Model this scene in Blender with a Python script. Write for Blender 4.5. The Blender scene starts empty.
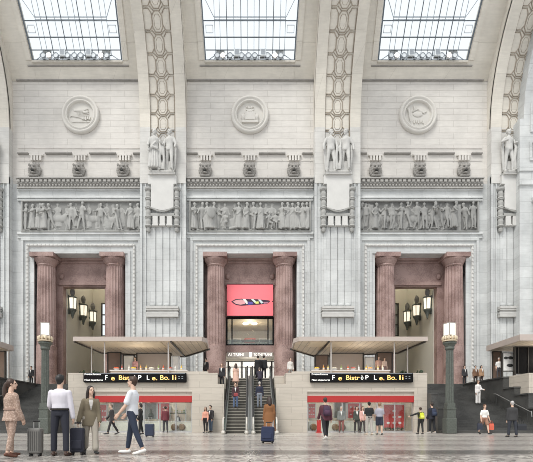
import bpy, bmesh, math, random
from mathutils import Vector, Matrix, Euler
random.seed(7)
PI = math.pi
R_ = math.radians
SC = bpy.context.scene
COL = SC.collection
F, CX, CY, EYE = 440.0, 250.0, 421.0, 0.75
def X_(px, Y): return (px - CX) * Y / F
def Z_(py, Y): return EYE + (CY - py) * Y / F
def gy(py): return EYE * F / (py - CY)          # depth of a ground point

# ------------------------------------------------------------------ materials
def _mat(name):
    m = bpy.data.materials.new(name); m.use_nodes = True
    nt = m.node_tree; b = nt.nodes['Principled BSDF']
    return m, nt, b
def N(nt, typ, **kw):
    n = nt.nodes.new(typ)
    for k, v in kw.items():
        if k in n.inputs: n.inputs[k].default_value = v
        else: setattr(n, k, v)
    return n
def plain(name, col, rough=.6, metal=0, var=.08, scale=6, bump=0, emit=None, es=0):
    m, nt, b = _mat(name)
    b.inputs['Roughness'].default_value = rough; b.inputs['Metallic'].default_value = metal
    geo = N(nt, 'ShaderNodeTexCoord')
    no = N(nt, 'ShaderNodeTexNoise', Scale=scale, Detail=4.0)
    nt.links.new(geo.outputs['Object'], no.inputs['Vector'])
    ra = N(nt, 'ShaderNodeMapRange')
    ra.inputs['To Min'].default_value = 1 - var; ra.inputs['To Max'].default_value = 1 + var
    nt.links.new(no.outputs['Fac'], ra.inputs['Value'])
    mx = N(nt, 'ShaderNodeVectorMath', operation='SCALE')
    mx.inputs[0].default_value = col[:3]
    nt.links.new(ra.outputs[0], mx.inputs['Scale'])
    nt.links.new(mx.outputs[0], b.inputs['Base Color'])
    if bump:
        bp = N(nt, 'ShaderNodeBump', Strength=bump, Distance=.02)
        nt.links.new(no.outputs['Fac'], bp.inputs['Height']); nt.links.new(bp.outputs[0], b.inputs['Normal'])
    if emit:
        b.inputs['Emission Color'].default_value = (*emit, 1); b.inputs['Emission Strength'].default_value = es
    return m
def stone(name, c1, c2, mortar, bw=1.7, bh=.62, rough=.75, stain=.12, plane='XZ', msize=.012, veins=0):
    """coursed stone blocks, world position driven"""
    m, nt, b = _mat(name); L = nt.links.new
    b.inputs['Roughness'].default_value = rough
    geo = N(nt, 'ShaderNodeNewGeometry')
    sep = N(nt, 'ShaderNodeSeparateXYZ'); L(geo.outputs['Position'], sep.inputs[0])
    com = N(nt, 'ShaderNodeCombineXYZ')
    if plane == 'XZ':
        ad = N(nt, 'ShaderNodeMath', operation='ADD'); L(sep.outputs['X'], ad.inputs[0]); L(sep.outputs['Y'], ad.inputs[1])
        L(ad.outputs[0], com.inputs['X']); L(sep.outputs['Z'], com.inputs['Y'])
    else:
        L(sep.outputs['X'], com.inputs['X']); L(sep.outputs['Y'], com.inputs['Y'])
    br = N(nt, 'ShaderNodeTexBrick'); L(com.outputs[0], br.inputs['Vector'])
    br.inputs['Color1'].default_value = (*c1, 1); br.inputs['Color2'].default_value = (*c2, 1)
    br.inputs['Mortar'].default_value = (*mortar, 1); br.inputs['Scale'].default_value = 1
    br.inputs['Mortar Size'].default_value = msize; br.inputs['Mortar Smooth'].default_value = .3
    br.inputs['Brick Width'].default_value = bw; br.inputs['Row Height'].default_value = bh
    no = N(nt, 'ShaderNodeTexNoise', Scale=.55, Detail=8.0, Roughness=.65); L(geo.outputs['Position'], no.inputs['Vector'])
    ra = N(nt, 'ShaderNodeMapRange'); ra.inputs['From Min'].default_value = .3; ra.inputs['From Max'].default_value = .7
    ra.inputs['To Min'].default_value = 1 - stain; ra.inputs['To Max'].default_value = 1 + stain * .5
    L(no.outputs['Fac'], ra.inputs['Value'])
    mp = N(nt, 'ShaderNodeMapping'); mp.inputs['Scale'].default_value = (1.2, 1.2, 9.0); L(geo.outputs['Position'], mp.inputs['Vector'])
    n2 = N(nt, 'ShaderNodeTexNoise', Scale=1.0, Detail=5.0); L(mp.outputs[0], n2.inputs['Vector'])
    r2 = N(nt, 'ShaderNodeMapRange'); r2.inputs['From Min'].default_value = .3; r2.inputs['From Max'].default_value = .7
    r2.inputs['To Min'].default_value = .95; r2.inputs['To Max'].default_value = 1.05; L(n2.outputs['Fac'], r2.inputs['Value'])
    mu = N(nt, 'ShaderNodeMath', operation='MULTIPLY'); L(ra.outputs[0], mu.inputs[0]); L(r2.outputs[0], mu.inputs[1])
    sc = N(nt, 'ShaderNodeVectorMath', operation='SCALE'); L(br.outputs['Color'], sc.inputs[0]); L(mu.outputs[0], sc.inputs['Scale'])
    L(sc.outputs[0], b.inputs['Base Color'])
    bp = N(nt, 'ShaderNodeBump', Strength=.35, Distance=.03); L(br.outputs['Fac'], bp.inputs['Height']); bp.invert = True
    L(bp.outputs[0], b.inputs['Normal'])
    return m
def granite(name, c1, c2, rough=.45, scale=9):
    m, nt, b = _mat(name); L = nt.links.new
    b.inputs['Roughness'].default_value = rough
    geo = N(nt, 'ShaderNodeNewGeometry')
    no = N(nt, 'ShaderNodeTexNoise', Scale=scale, Detail=8.0, Roughness=.8); L(geo.outputs['Position'], no.inputs['Vector'])
    n2 = N(nt, 'ShaderNodeTexNoise', Scale=.8, Detail=3.0); L(geo.outputs['Position'], n2.inputs['Vector'])
    ad = N(nt, 'ShaderNodeMath', operation='ADD'); L(no.outputs['Fac'], ad.inputs[0]); L(n2.outputs['Fac'], ad.inputs[1])
    cr = N(nt, 'ShaderNodeValToRGB'); L(ad.outputs[0], cr.inputs[0])
    cr.color_ramp.elements[0].position = .75; cr.color_ramp.elements[0].color = (*c1, 1)
    cr.color_ramp.elements[1].position = 1.3 if False else 1.0; cr.color_ramp.elements[1].color = (*c2, 1)
    mr = N(nt, 'ShaderNodeMath', operation='MULTIPLY'); mr.inputs[1].default_value = .9; L(ad.outputs[0], mr.inputs[0])
    L(mr.outputs[0], cr.inputs[0]); L(cr.outputs[0], b.inputs['Base Color'])
    return m
def emitter(name, col, s):
    m, nt, b = _mat(name)
    b.inputs['Base Color'].default_value = (*[min(1, c) for c in col], 1)
    b.inputs['Emission Color'].default_value = (*col, 1); b.inputs['Emission Strength'].default_value = s
    return m
def glass(name, tint=(.9, .95, 1), refl=.12, rough=.03):
    m, nt, b = _mat(name); L = nt.links.new
    nt.nodes.remove(b); out = nt.nodes['Material Output']
    t = N(nt, 'ShaderNodeBsdfTransparent'); t.inputs['Color'].default_value = (*tint, 1)
    g = N(nt, 'ShaderNodeBsdfGlossy', Roughness=rough)
    mx = N(nt, 'ShaderNodeMixShader'); mx.inputs[0].default_value = refl
    L(t.outputs[0], mx.inputs[1]); L(g.outputs[0], mx.inputs[2]); L(mx.outputs[0], out.inputs['Surface'])
    return m
def floor_mat():
    m, nt, b = _mat('polished marble floor'); L = nt.links.new
    geo = N(nt, 'ShaderNodeNewGeometry'); sep = N(nt, 'ShaderNodeSeparateXYZ'); L(geo.outputs['Position'], sep.inputs[0])
    br = N(nt, 'ShaderNodeTexBrick'); L(geo.outputs['Position'], br.inputs['Vector'])
    br.inputs['Color1'].default_value = (.42, .40, .375, 1); br.inputs['Color2'].default_value = (.345, .325, .305, 1)
    br.inputs['Mortar'].default_value = (.24, .225, .215, 1); br.inputs['Scale'].default_value = 1
    br.inputs['Brick Width'].default_value = 1.6; br.inputs['Row Height'].default_value = 1.1; br.inputs['Mortar Size'].default_value = .02
    # transverse inlaid bands across the hall
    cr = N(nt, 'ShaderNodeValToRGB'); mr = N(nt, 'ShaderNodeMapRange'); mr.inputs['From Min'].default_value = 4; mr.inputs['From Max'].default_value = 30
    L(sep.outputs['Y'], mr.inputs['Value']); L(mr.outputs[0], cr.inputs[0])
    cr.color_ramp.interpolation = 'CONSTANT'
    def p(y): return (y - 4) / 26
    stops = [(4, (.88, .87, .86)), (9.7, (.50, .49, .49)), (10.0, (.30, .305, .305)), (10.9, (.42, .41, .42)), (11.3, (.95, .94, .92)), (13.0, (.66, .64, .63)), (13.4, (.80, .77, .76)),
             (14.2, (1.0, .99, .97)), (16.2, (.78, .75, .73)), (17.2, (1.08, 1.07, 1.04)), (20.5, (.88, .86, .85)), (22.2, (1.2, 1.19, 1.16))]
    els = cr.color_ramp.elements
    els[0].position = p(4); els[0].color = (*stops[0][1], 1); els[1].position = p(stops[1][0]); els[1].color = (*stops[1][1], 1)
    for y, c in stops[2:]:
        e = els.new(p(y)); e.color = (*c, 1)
    vm = N(nt, 'ShaderNodeVectorMath', operation='MULTIPLY'); L(br.outputs['Color'], vm.inputs[0]); L(cr.outputs[0], vm.inputs[1])
    # small tesserae: strong in the near field
    vo = N(nt, 'ShaderNodeTexVoronoi', Scale=9.0); L(geo.outputs['Position'], vo.inputs['Vector'])
    vr = N(nt, 'ShaderNodeMapRange'); vr.inputs['To Min'].default_value = .45; vr.inputs['To Max'].default_value = 1.75
    sp = N(nt, 'ShaderNodeSeparateColor'); L(vo.outputs['Color'], sp.inputs[0]); L(sp.outputs[0], vr.inputs['Value'])
    lt = N(nt, 'ShaderNodeMapRange'); lt.inputs['From Min'].default_value = 9.6; lt.inputs['From Max'].default_value = 10.2; lt.inputs['To Min'].default_value = 1; lt.inputs['To Max'].default_value = .22
    L(sep.outputs['Y'], lt.inputs['Value'])
    mix = N(nt, 'ShaderNodeMix', data_type='FLOAT'); L(lt.outputs[0], mix.inputs[0]); mix.inputs[2].default_value = 1.0; L(vr.outputs[0], mix.inputs[3])
    s2 = N(nt, 'ShaderNodeVectorMath', operation='SCALE'); L(vm.outputs[0], s2.inputs[0]); L(mix.outputs[0], s2.inputs['Scale'])
    no = N(nt, 'ShaderNodeTexNoise', Scale=.5, Detail=6.0); L(geo.outputs['Position'], no.inputs['Vector'])
    nr = N(nt, 'ShaderNodeMapRange'); nr.inputs['From Min'].default_value = .3; nr.inputs['From Max'].default_value = .7
    nr.inputs['To Min'].default_value = .92; nr.inputs['To Max'].default_value = 1.08; L(no.outputs['Fac'], nr.inputs['Value'])
    s3 = N(nt, 'ShaderNodeVectorMath', operation='SCALE'); L(s2.outputs[0], s3.inputs[0]); L(nr.outputs[0], s3.inputs['Scale'])
    L(s3.outputs[0], b.inputs['Base Color'])
    b.inputs['Roughness'].default_value = .22; b.inputs['Specular IOR Level'].default_value = .35
    return m
def pattern_cloth(name, c1, c2, scale=14):
    m, nt, b = _mat(name); L = nt.links.new
    tc = N(nt, 'ShaderNodeTexCoord'); vo = N(nt, 'ShaderNodeTexVoronoi', Scale=scale); L(tc.outputs['Object'], vo.inputs['Vector'])
    cr = N(nt, 'ShaderNodeValToRGB'); L(vo.outputs['Distance'], cr.inputs[0])
    cr.color_ramp.elements[0].color = (*c1, 1); cr.color_ramp.elements[1].color = (*c2, 1); cr.color_ramp.elements[1].position = .6
    L(cr.outputs[0], b.inputs['Base Color']); b.inputs['Roughness'].default_value = .8
    return m
def slat_mat(name, c1, c2, scale=2.2):
    m, nt, b = _mat(name); L = nt.links.new
    geo = N(nt, 'ShaderNodeNewGeometry'); sep = N(nt, 'ShaderNodeSeparateXYZ'); L(geo.outputs['Position'], sep.inputs[0])
    mu = N(nt, 'ShaderNodeMath', operation='MULTIPLY'); mu.inputs[1].default_value = scale; L(sep.outputs['X'], mu.inputs[0])
    fr = N(nt, 'ShaderNodeMath', operation='FRACT'); L(mu.outputs[0], fr.inputs[0])
    cr = N(nt, 'ShaderNodeValToRGB'); L(fr.outputs[0], cr.inputs[0]); cr.color_ramp.interpolation = 'CONSTANT'
    cr.color_ramp.elements[0].color = (*c1, 1); cr.color_ramp.elements[1].color = (*c2, 1); cr.color_ramp.elements[1].position = .88
    L(cr.outputs[0], b.inputs['Base Color']); b.inputs['Roughness'].default_value = .55
    return m

M = {}
M['ivory'] = stone('ivory travertine courses', (.625, .60, .56), (.59, .565, .53), (.43, .405, .37), 2.6, .55, msize=.014)
M['white'] = stone('grey white marble blocks', (.565, .578, .572), (.51, .524, .52), (.38, .39, .385), 2.1, .95, stain=.2)
M['cream'] = stone('cream marble blocks', (.60, .59, .56), (.56, .55, .525), (.44, .43, .405), 2.1, .95, stain=.16)
M['vault'] = stone('vault plaster stone', (.645, .61, .54), (.615, .58, .515), (.49, .46, .405), 5.0, 2.6, stain=.12)
M['carve'] = plain('carved pale stone', (.57, .565, .545), .8, var=.12, scale=1.5)
M['statue'] = plain('statue stone', (.50, .495, .475), .8, var=.2, scale=2.5)
M['carve3'] = plain('deep grey carved stone', (.27, .27, .26), .8, var=.25, scale=1.5)  # relief grey of the right frieze, darker than the other two
M['carve2'] = plain('carved grey stone', (.35, .35, .335), .8, var=.18, scale=1.5)
M['carvedark'] = plain('carved shade-grey stone', (.24, .24, .23), .8, var=.18, scale=1.5)  # frieze field grey, with recess shade in the tone
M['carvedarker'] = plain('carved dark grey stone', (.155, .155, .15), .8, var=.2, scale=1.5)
M['lion'] = plain('weathered stone', (.28, .268, .25), .8, var=.3, scale=3)
M['cornice'] = plain('grey cornice stone', (.37, .36, .34), .8, var=.25, scale=2)  # darker mottled grey over the whole cornice
M['groove_shade'] = plain('shade-toned carved stone', (.34, .295, .24), .85, var=.25, scale=2)  # coffer rings: shade of the deep carving put into the colour
M['medal'] = plain('medallion stone', (.59, .57, .53), .8, var=.08, scale=1.5)
M['ochre'] = plain('coffer stone', (.50, .445, .37), .8, var=.15, scale=1.0)
M['pink'] = granite('pink granite', (.19, .118, .104), (.37, .258, .232), .5)
M['pinkwall'] = granite('pink granite wall', (.20, .125, .11), (.33, .225, .20), .5)
M['podium'] = stone('cream podium stone', (.555, .505, .435), (.52, .472, .405), (.40, .36, .305), 1.5, .42, rough=.5, stain=.06)
M['dark'] = granite('dark grey granite', (.042, .042, .04), (.082, .082, .078), .5, 14)
M['darkstep'] = granite('dark granite steps', (.036, .036, .034), (.072, .072, .068), .55, 14)
M['floor'] = floor_mat()
M['plaster'] = plain('warm stair hall plaster', (.50, .475, .41), .9, var=.06, scale=.6)
M['steel'] = plain('brushed steel', (.55, .55, .54), .35, .8)
M['pale'] = plain('pale lacquered panel', (.70, .68, .66), .5)
M['fascia'] = plain('rose beige fascia', (.47, .405, .365), .5, var=.05)
M['soffit'] = slat_mat('slatted canopy soffit', (.66, .575, .47), (.40, .345, .29))
M['soffitwood'] = plain('pale wood soffit board', (.74, .64, .50), .5, var=.1)
M['black'] = plain('black', (.010, .010, .011), .75); M['black'].node_tree.nodes['Principled BSDF'].inputs['Specular IOR Level'].default_value = .08
M['rubber'] = plain('black rubber', (.02, .02, .021), .6)
M['frame'] = plain('dark bronze frame', (.05, .045, .04), .4, .4)
M['iron'] = plain('dark iron', (.06, .062, .06), .5, .3)
M['leading'] = plain('skylight glazing bar', (.10, .12, .14), .5)
M['leadpale'] = plain('grey glazing bar', (.30, .33, .36), .5)
M['skyglass'] = glass('skylight glass', (.97, .99, 1), .03)
M['glass'] = glass('clear glass', (.95, .97, .96), .05)
M['balglass'] = glass('escalator glass', (.55, .60, .58), .12)
M['verdigris'] = plain('verdigris bronze', (.10, .112, .098), .6, .2, var=.55, scale=11)
M['gilt'] = plain('gilded crown', (.62, .52, .38), .45, .2, var=.3, scale=20)
M['lamp'] = emitter('lit lamp glass', (1, .94, .84), .42)
M['lantern'] = emitter('lit lantern glass', (1, .92, .74), .75)
M['flood'] = emitter('lit floodlight', (1, .96, .88), 22)
M['lens'] = plain('floodlight lens', (.72, .76, .78), .2)
M['postgrey'] = plain('grey painted post', (.50, .48, .46), .5)
M['red'] = plain('red shop fascia', (.42, .026, .024), .5, var=.06)
M['display'] = plain('red display panel', (.50, .055, .05), .5, var=.05)
M['poster'] = plain('red poster', (.62, .13, .13), .5, var=.05)
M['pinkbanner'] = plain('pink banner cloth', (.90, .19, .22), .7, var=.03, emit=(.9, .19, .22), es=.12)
M['white_paint'] = plain('white paint', (.80, .80, .79), .5)
M['shopwall'] = plain('pale shop wall', (.70, .66, .58), .6)
M['shopgrey'] = plain('grey shop panel', (.22, .23, .215), .5)
M['wood'] = plain('brown wood', (.19, .13, .10), .5, var=.2, scale=3)
M['woodlt'] = plain('light wood', (.50, .37, .24), .5, var=.2, scale=3)
M['escstep'] = plain('ribbed escalator step', (.36, .335, .29), .5, .1)
M['escriser'] = plain('escalator riser', (.075, .07, .06), .5, .3)
M['skirt'] = plain('escalator steel', (.42, .43, .42), .35, .7)
M['newel'] = plain('pale newel cap', (.55, .53, .48), .4)
M['amber'] = emitter('amber display letters', (1, .62, .20), .85)
M['ledwhite'] = emitter('white display letters', (.95, .95, .92), .8)
M['signlit'] = emitter('white sign letters', (1, .97, .92), .6)
M['signback'] = plain('grey sign board', (.36, .33, .30), .5)
M['skin'] = plain('skin', (.55, .35, .25), .55, var=.04)
M['skin2'] = plain('light skin', (.62, .42, .32), .55, var=.04)
M['skin3'] = plain('deep skin', (.26, .15, .10), .55, var=.04)
M['leaf'] = plain('dark green leaf', (.03, .055, .025), .5, var=.3, scale=8)
M['warmceil'] = plain('warm wood ceiling', (.62, .52, .36), .5, var=.1)
M['wicker'] = plain('wicker', (.20, .12, .06), .8, var=.3, scale=12)
_c = {}
def cloth(col, rough=.85):
    k = tuple(round(c, 3) for c in col)
    if k not in _c: _c[k] = plain('cloth', col, rough, var=.1, scale=9)
    return _c[k]

# ------------------------------------------------------------------ mesh builder
class MB:
    def __init__(s, mats=None): s.bm = bmesh.new(); s.M = Matrix(); s.mi = 0
    def v(s, p): return s.bm.verts.new(s.M @ Vector(p))
    def f(s, vs):
        try:
            fc = s.bm.faces.new(vs); fc.material_index = s.mi; return fc
        except ValueError: return None
    def box(s, x0, x1, y0, y1, z0, z1):
        c = [s.v(p) for p in ((x0,y0,z0),(x1,y0,z0),(x1,y1,z0),(x0,y1,z0),(x0,y0,z1),(x1,y0,z1),(x1,y1,z1),(x0,y1,z1))]
        for q in ((0,3,2,1),(4,5,6,7),(0,1,5,4),(1,2,6,5),(2,3,7,6),(3,0,4,7)): s.f([c[i] for i in q])
        return s
    def loft(s, rings, caps=True, closed=False):
        V = [[s.v(p) for p in r] for r in rings]; n = len(V[0])
        m = len(V)
        for i in range(m if closed else m - 1):
            a, b = V[i], V[(i + 1) % m]
            for j in range(n):
                s.f([a[j], a[(j+1) % n], b[(j+1) % n], b[j]])
        if caps and not closed:
            s.f(V[0][::-1]); s.f(V[-1])
        return s
    def tube(s, p0, p1, r0, r1=None, n=8, up=None):
        p0, p1 = Vector(p0), Vector(p1); r1 = r0 if r1 is None else r1
        d = (p1 - p0); 
        if d.length < 1e-6: return s
        d.normalize(); a = d.orthogonal().normalized() if up is None else Vector(up); b = d.cross(a).normalized(); a = b.cross(d)
        def ring(p, r): return [p + (a * math.cos(2*PI*i/n) + b * math.sin(2*PI*i/n)) * r for i in range(n)]
        return s.loft([ring(p0, r0), ring(p1, r1)])
    def poly(s, pts, r, n=6, closed=False):
        pts = [Vector(p) for p in pts]; rings = []; m = len(pts); prev = None
        for i, p in enumerate(pts):
            t = (pts[(i+1) % m] - pts[i-1]) if closed else (pts[min(i+1, m-1)] - pts[max(i-1, 0)])
            t.normalize()
            a = t.orthogonal() if prev is None else (prev - t * prev.dot(t))
            if a.length < 1e-5: a = t.orthogonal()
            a.normalize(); prev = a; b = t.cross(a)
            rr = r[i] if isinstance(r, (list, tuple)) else r
            rings.append([p + (a*math.cos(2*PI*k/n) + b*math.sin(2*PI*k/n))*rr for k in range(n)])
        return s.loft(rings, closed=closed)
    def lathe(s, prof, c=(0,0,0), n=20, axis='Z'):
        rings = []
        for r, z in prof:
            rr = []
            for i in range(n):
                a = 2*PI*i/n; x, y = max(r, 1e-4)*math.cos(a), max(r, 1e-4)*math.sin(a)
                p = (x, y, z) if axis == 'Z' else (x, -z, y)
                rr.append(Vector(c) + Vector(p))
            rings.append(rr)
        return s.loft(rings)
    def ell(s, c, r, n=12, m=8, rot=None):
        c = Vector(c); rings = []
        r = (r, r, r) if not hasattr(r, '__len__') else r
        for j in range(m + 1):
            t = PI * j / m; t = min(max(t, .08), PI - .08)
            ring = []
            for i in range(n):
                a = 2*PI*i/n
                p = Vector((r[0]*math.sin(t)*math.cos(a), r[1]*math.sin(t)*math.sin(a), -r[2]*math.cos(t)))
                if rot is not None: p = rot @ p
                ring.append(c + p)
            rings.append(ring)
        return s.loft(rings)
    def prism(s, pts, fn, d0, d1):
        """polygon pts (u,v) extruded from d0 to d1; fn(u,v,d)->xyz"""
        return s.loft([[fn(u, v, d0) for u, v in pts], [fn(u, v, d1) for u, v in pts]])
    def bevel(s, w, seg=2):
        bmesh.ops.remove_doubles(s.bm, verts=s.bm.verts, dist=1e-5)
        es = [e for e in s.bm.edges if len(e.link_faces) == 2 and e.calc_face_angle(0) > .5]
        bmesh.ops.bevel(s.bm, geom=es, offset=w, segments=seg, affect='EDGES', profile=.5, clamp_overlap=True); return s
    def mesh(s, name='m'):
        bmesh.ops.recalc_face_normals(s.bm, faces=s.bm.faces)
        me = bpy.data.meshes.new(name); s.bm.to_mesh(me); s.bm.free(); return me
    def build(s, name, mat, parent=None, smooth=False):
        return link(name, s.mesh(name), mat, parent, smooth)
def link(name, me, mat, parent=None, smooth=False):
    o = bpy.data.objects.new(name, me); COL.objects.link(o)
    for m_ in (mat if isinstance(mat, (list, tuple)) else [mat]): me.materials.append(m_)
    if smooth: me.shade_smooth()
    if parent: o.parent = parent
    return o
def remesh(mb, vox, it=3, fac=.5):
    me = mb.mesh('tmp'); ob = bpy.data.objects.new('tmp', me); COL.objects.link(ob)
    r = ob.modifiers.new('r', 'REMESH'); r.mode = 'VOXEL'; r.voxel_size = vox
    if it:
        sm = ob.modifiers.new('s', 'SMOOTH'); sm.factor = fac; sm.iterations = it
    dg = bpy.context.evaluated_depsgraph_get()
    me2 = bpy.data.meshes.new_from_object(ob.evaluated_get(dg))
    bpy.data.objects.remove(ob); bpy.data.meshes.remove(me)
    return me2
def tag(o, label, cat, group=None):
    o['label'] = label; o['category'] = cat
    if group: o['group'] = group
    return o
def thing(name, label, cat, loc=(0,0,0), rz=0, group=None):
    o = bpy.data.objects.new(name, None); COL.objects.link(o)
    o.location = loc; o.rotation_euler = (0, 0, rz); o.empty_display_size = .1
    return tag(o, label, cat, group)
def struct(name, mb, mat, smooth=False):
    o = mb.build(name, mat, None, smooth); o['kind'] = 'structure'; return o
def dup(o, parent=None):
    c = o.copy(); COL.objects.link(c)
    if parent: c.parent = parent; 
    for ch in list(o.children): dup(ch, c)
    return c
def text_mesh(s, size, mat, name, parent, loc, depth=.01, width=None, align='CENTER'):
    cu = bpy.data.curves.new('t', 'FONT'); cu.body = s; cu.size = size; cu.extrude = depth; cu.align_x = align; cu.align_y = 'CENTER'
    ob = bpy.data.objects.new('t', cu); COL.objects.link(ob)
    dg = bpy.context.evaluated_depsgraph_get()
    me = bpy.data.meshes.new_from_object(ob.evaluated_get(dg)); bpy.data.objects.remove(ob)
    xs = [v.co.x for v in me.vertices]; k = 1
    if width and xs: k = width / (max(xs) - min(xs))
    for v in me.vertices: v.co = Vector((v.co.x * k, -v.co.z, v.co.y))
    o = link(name, me, mat, parent); o.location = loc
    return o
_tn = [0]
def trim(mb, mat, smooth=False):
    _tn[0] += 1; return struct('trim_%d' % _tn[0], mb, mat, smooth)

BAYS = (-15.35, 0.0, 15.35)
PIL = (-23.6, -7.79, 7.82, 23.6)
BAYN = ('left', 'middle', 'right')
PBAYS = (-15.58, 0.0, 15.6)
ZF = 3.9
# ================================================================== ARCHITECTURE
# ---- floor
mb = MB(); mb.box(-34, 34, -6, 44, -.3, 0); fl = struct('floor', mb, M['floor'])
# ---- back wall: three bays with portal openings (front face Y = 40)
WY, PY = 40.0, 39.45
OPH, OPT = 4.25, 15.95
low, up = MB(), MB()
for c, pc in zip(BAYS, PBAYS):
    low.box(c-6.35, pc-OPH, WY, WY+1.3, 0, 22.3); low.box(pc+OPH, c+6.35, WY, WY+1.3, 0, 22.3)
    low.box(pc-OPH, pc+OPH, WY, WY+1.3, OPT, 22.3)
    up.box(c-6.35, c+6.35, WY, WY+1.3, 22.3, 33.5)
struct('wall_back', low, M['white']); struct('wall_back_upper', up, M['ivory'])
# ---- pilasters and ribs
def Yr(z): 
    h = max(0, z - 27.0); return PY - (12 - math.sqrt(max(0, 144 - h*h)))
rib_z = [27 + 12*math.sin(a*PI/2/16) for a in range(0, 15)]
def rib_strip(mb, x0, x1, off, back=1.2):
    """curved strip between x0 and x1, its face off metres in front of the rib line"""
    fr = [(Yr(z) - off, z) for z in rib_z]
    # normal offset is approximated towards the hall
    rings = []
    for i, (y, z) in enumerate(fr):
        t = math.asin(min(1, (z-27)/12)); ny, nz = math.cos(t), math.sin(t)
        yb, zb = y + back*ny, z + back*nz
        rings.append([(x0, y, z), (x1, y, z), (x1, yb, zb), (x0, yb, zb)])
    mb.loft(rings)
for c in PIL:
    pil, rib, pil2 = MB(), MB(), MB()
    pil.box(c-2.05, c+2.05, PY, WY+1.0, 0, 22.8); pil2.box(c-2.05, c+2.05, PY, WY+1.0, 22.8, 27.0)
    rib_strip(rib, c-2.05, c+2.05, 0)
    for s in (-1, 1):
        a, b = sorted((c+s*1.13, c+s*2.05)); rib_strip(rib, a, b, .14, .3)
        pil2.box(a, b, PY-.14, PY-.001, 22.0, 27.0)
    struct('wall_back_pilaster', pil, M['white']); struct('wall_back_pilaster_head', pil2, M['cream']); struct('ceiling_rib', rib, M['vault'])
# coffer pattern on the ribs: long ovals with knots
def rp(c, u, s, off):
    t = s / 12.0; y = PY - (12 - 12*math.cos(t)); z = 27 + 12*math.sin(t)
    if s < 0: y, z = PY, 27 + s
    t = max(t, 0)
    return Vector((c+u, y - off*math.cos(t), z - off*math.sin(t)))
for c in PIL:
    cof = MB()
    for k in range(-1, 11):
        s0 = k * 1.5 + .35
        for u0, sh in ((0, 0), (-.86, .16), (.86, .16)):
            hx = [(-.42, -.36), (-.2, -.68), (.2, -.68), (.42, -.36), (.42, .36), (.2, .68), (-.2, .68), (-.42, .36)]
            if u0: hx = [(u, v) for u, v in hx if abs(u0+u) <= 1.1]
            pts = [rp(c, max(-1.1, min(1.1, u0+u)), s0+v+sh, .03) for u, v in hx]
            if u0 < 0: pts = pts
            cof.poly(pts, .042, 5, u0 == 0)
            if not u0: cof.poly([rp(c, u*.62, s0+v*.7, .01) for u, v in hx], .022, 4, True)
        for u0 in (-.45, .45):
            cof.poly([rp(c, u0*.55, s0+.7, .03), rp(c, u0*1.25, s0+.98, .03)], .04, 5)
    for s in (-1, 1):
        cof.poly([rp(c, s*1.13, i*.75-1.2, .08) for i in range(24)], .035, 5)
    trim(cof, M['groove_shade'], True)  # dark ring tone imitates shadow lines between the coffers
# ---- vault soffit with skylight openings
_ys = [(31.6, 39.98), (32.3, 39.5), (32.8, 39.1), (33.8, 38.45), (34.8, 37.7), (36, 36.8), (37.2, 35.75), (38.5, 34.4)]
def Ys(z):
    for (z0, y0), (z1, y1) in zip(_ys, _ys[1:]):
        if z <= z1: return y0 + (y1-y0)*(z-z0)/(z1-z0)
    return _ys[-1][1]
ZB = 32.78
def skw(z): return 4.02 + (z-ZB)*.04
SKW = 4.0
sz = [31.62, 32.2, ZB, 33.2, 33.8, 34.3, 34.8, 35.4, 36.0, 36.6, 37.2, 37.9]
vs = MB()
def soff(f0, f1, zs):
    vs.loft([[(f0(z), Ys(z), z), (f1(z), Ys(z), z), (f1(z), Ys(z)+.5, z+.35), (f0(z), Ys(z)+.5, z+.35)] for z in zs])
for c in BAYS:
    soff(lambda z: c-6.35, lambda z: c-skw(z), sz); soff(lambda z: c+skw(z), lambda z: c+6.35, sz)
    soff(lambda z: c-4.02, lambda z: c+4.02, sz[:3])
struct('ceiling', vs, M['vault'])
mo = MB()
for c in BAYS:
    mo.box(c-5.85, c+5.85, WY-.16, WY+.1, 31.60, 31.72)
    mo.box(c-4.5, c+4.5, Ys(32.5)-.1, Ys(32.5)+.1, 32.44, 32.52)
trim(mo, M['lion'])
mo = MB()
for c in BAYS:                                                        # raised frame round each skylight
    for s in (-1, 1):
        mo.loft([[(c+s*(skw(z)+.05), Ys(z)-.1, z), (c+s*(skw(z)+.5), Ys(z)-.1, z), (c+s*(skw(z)+.5), Ys(z)+.2, z), (c+s*(skw(z)+.05), Ys(z)+.2, z)] for z in sz[2:]])
    mo.box(c-4.0, c+4.0, Ys(ZB)-.1, Ys(ZB)+.2, ZB-.16, ZB-.04)
trim(mo, M['vault'])
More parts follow.
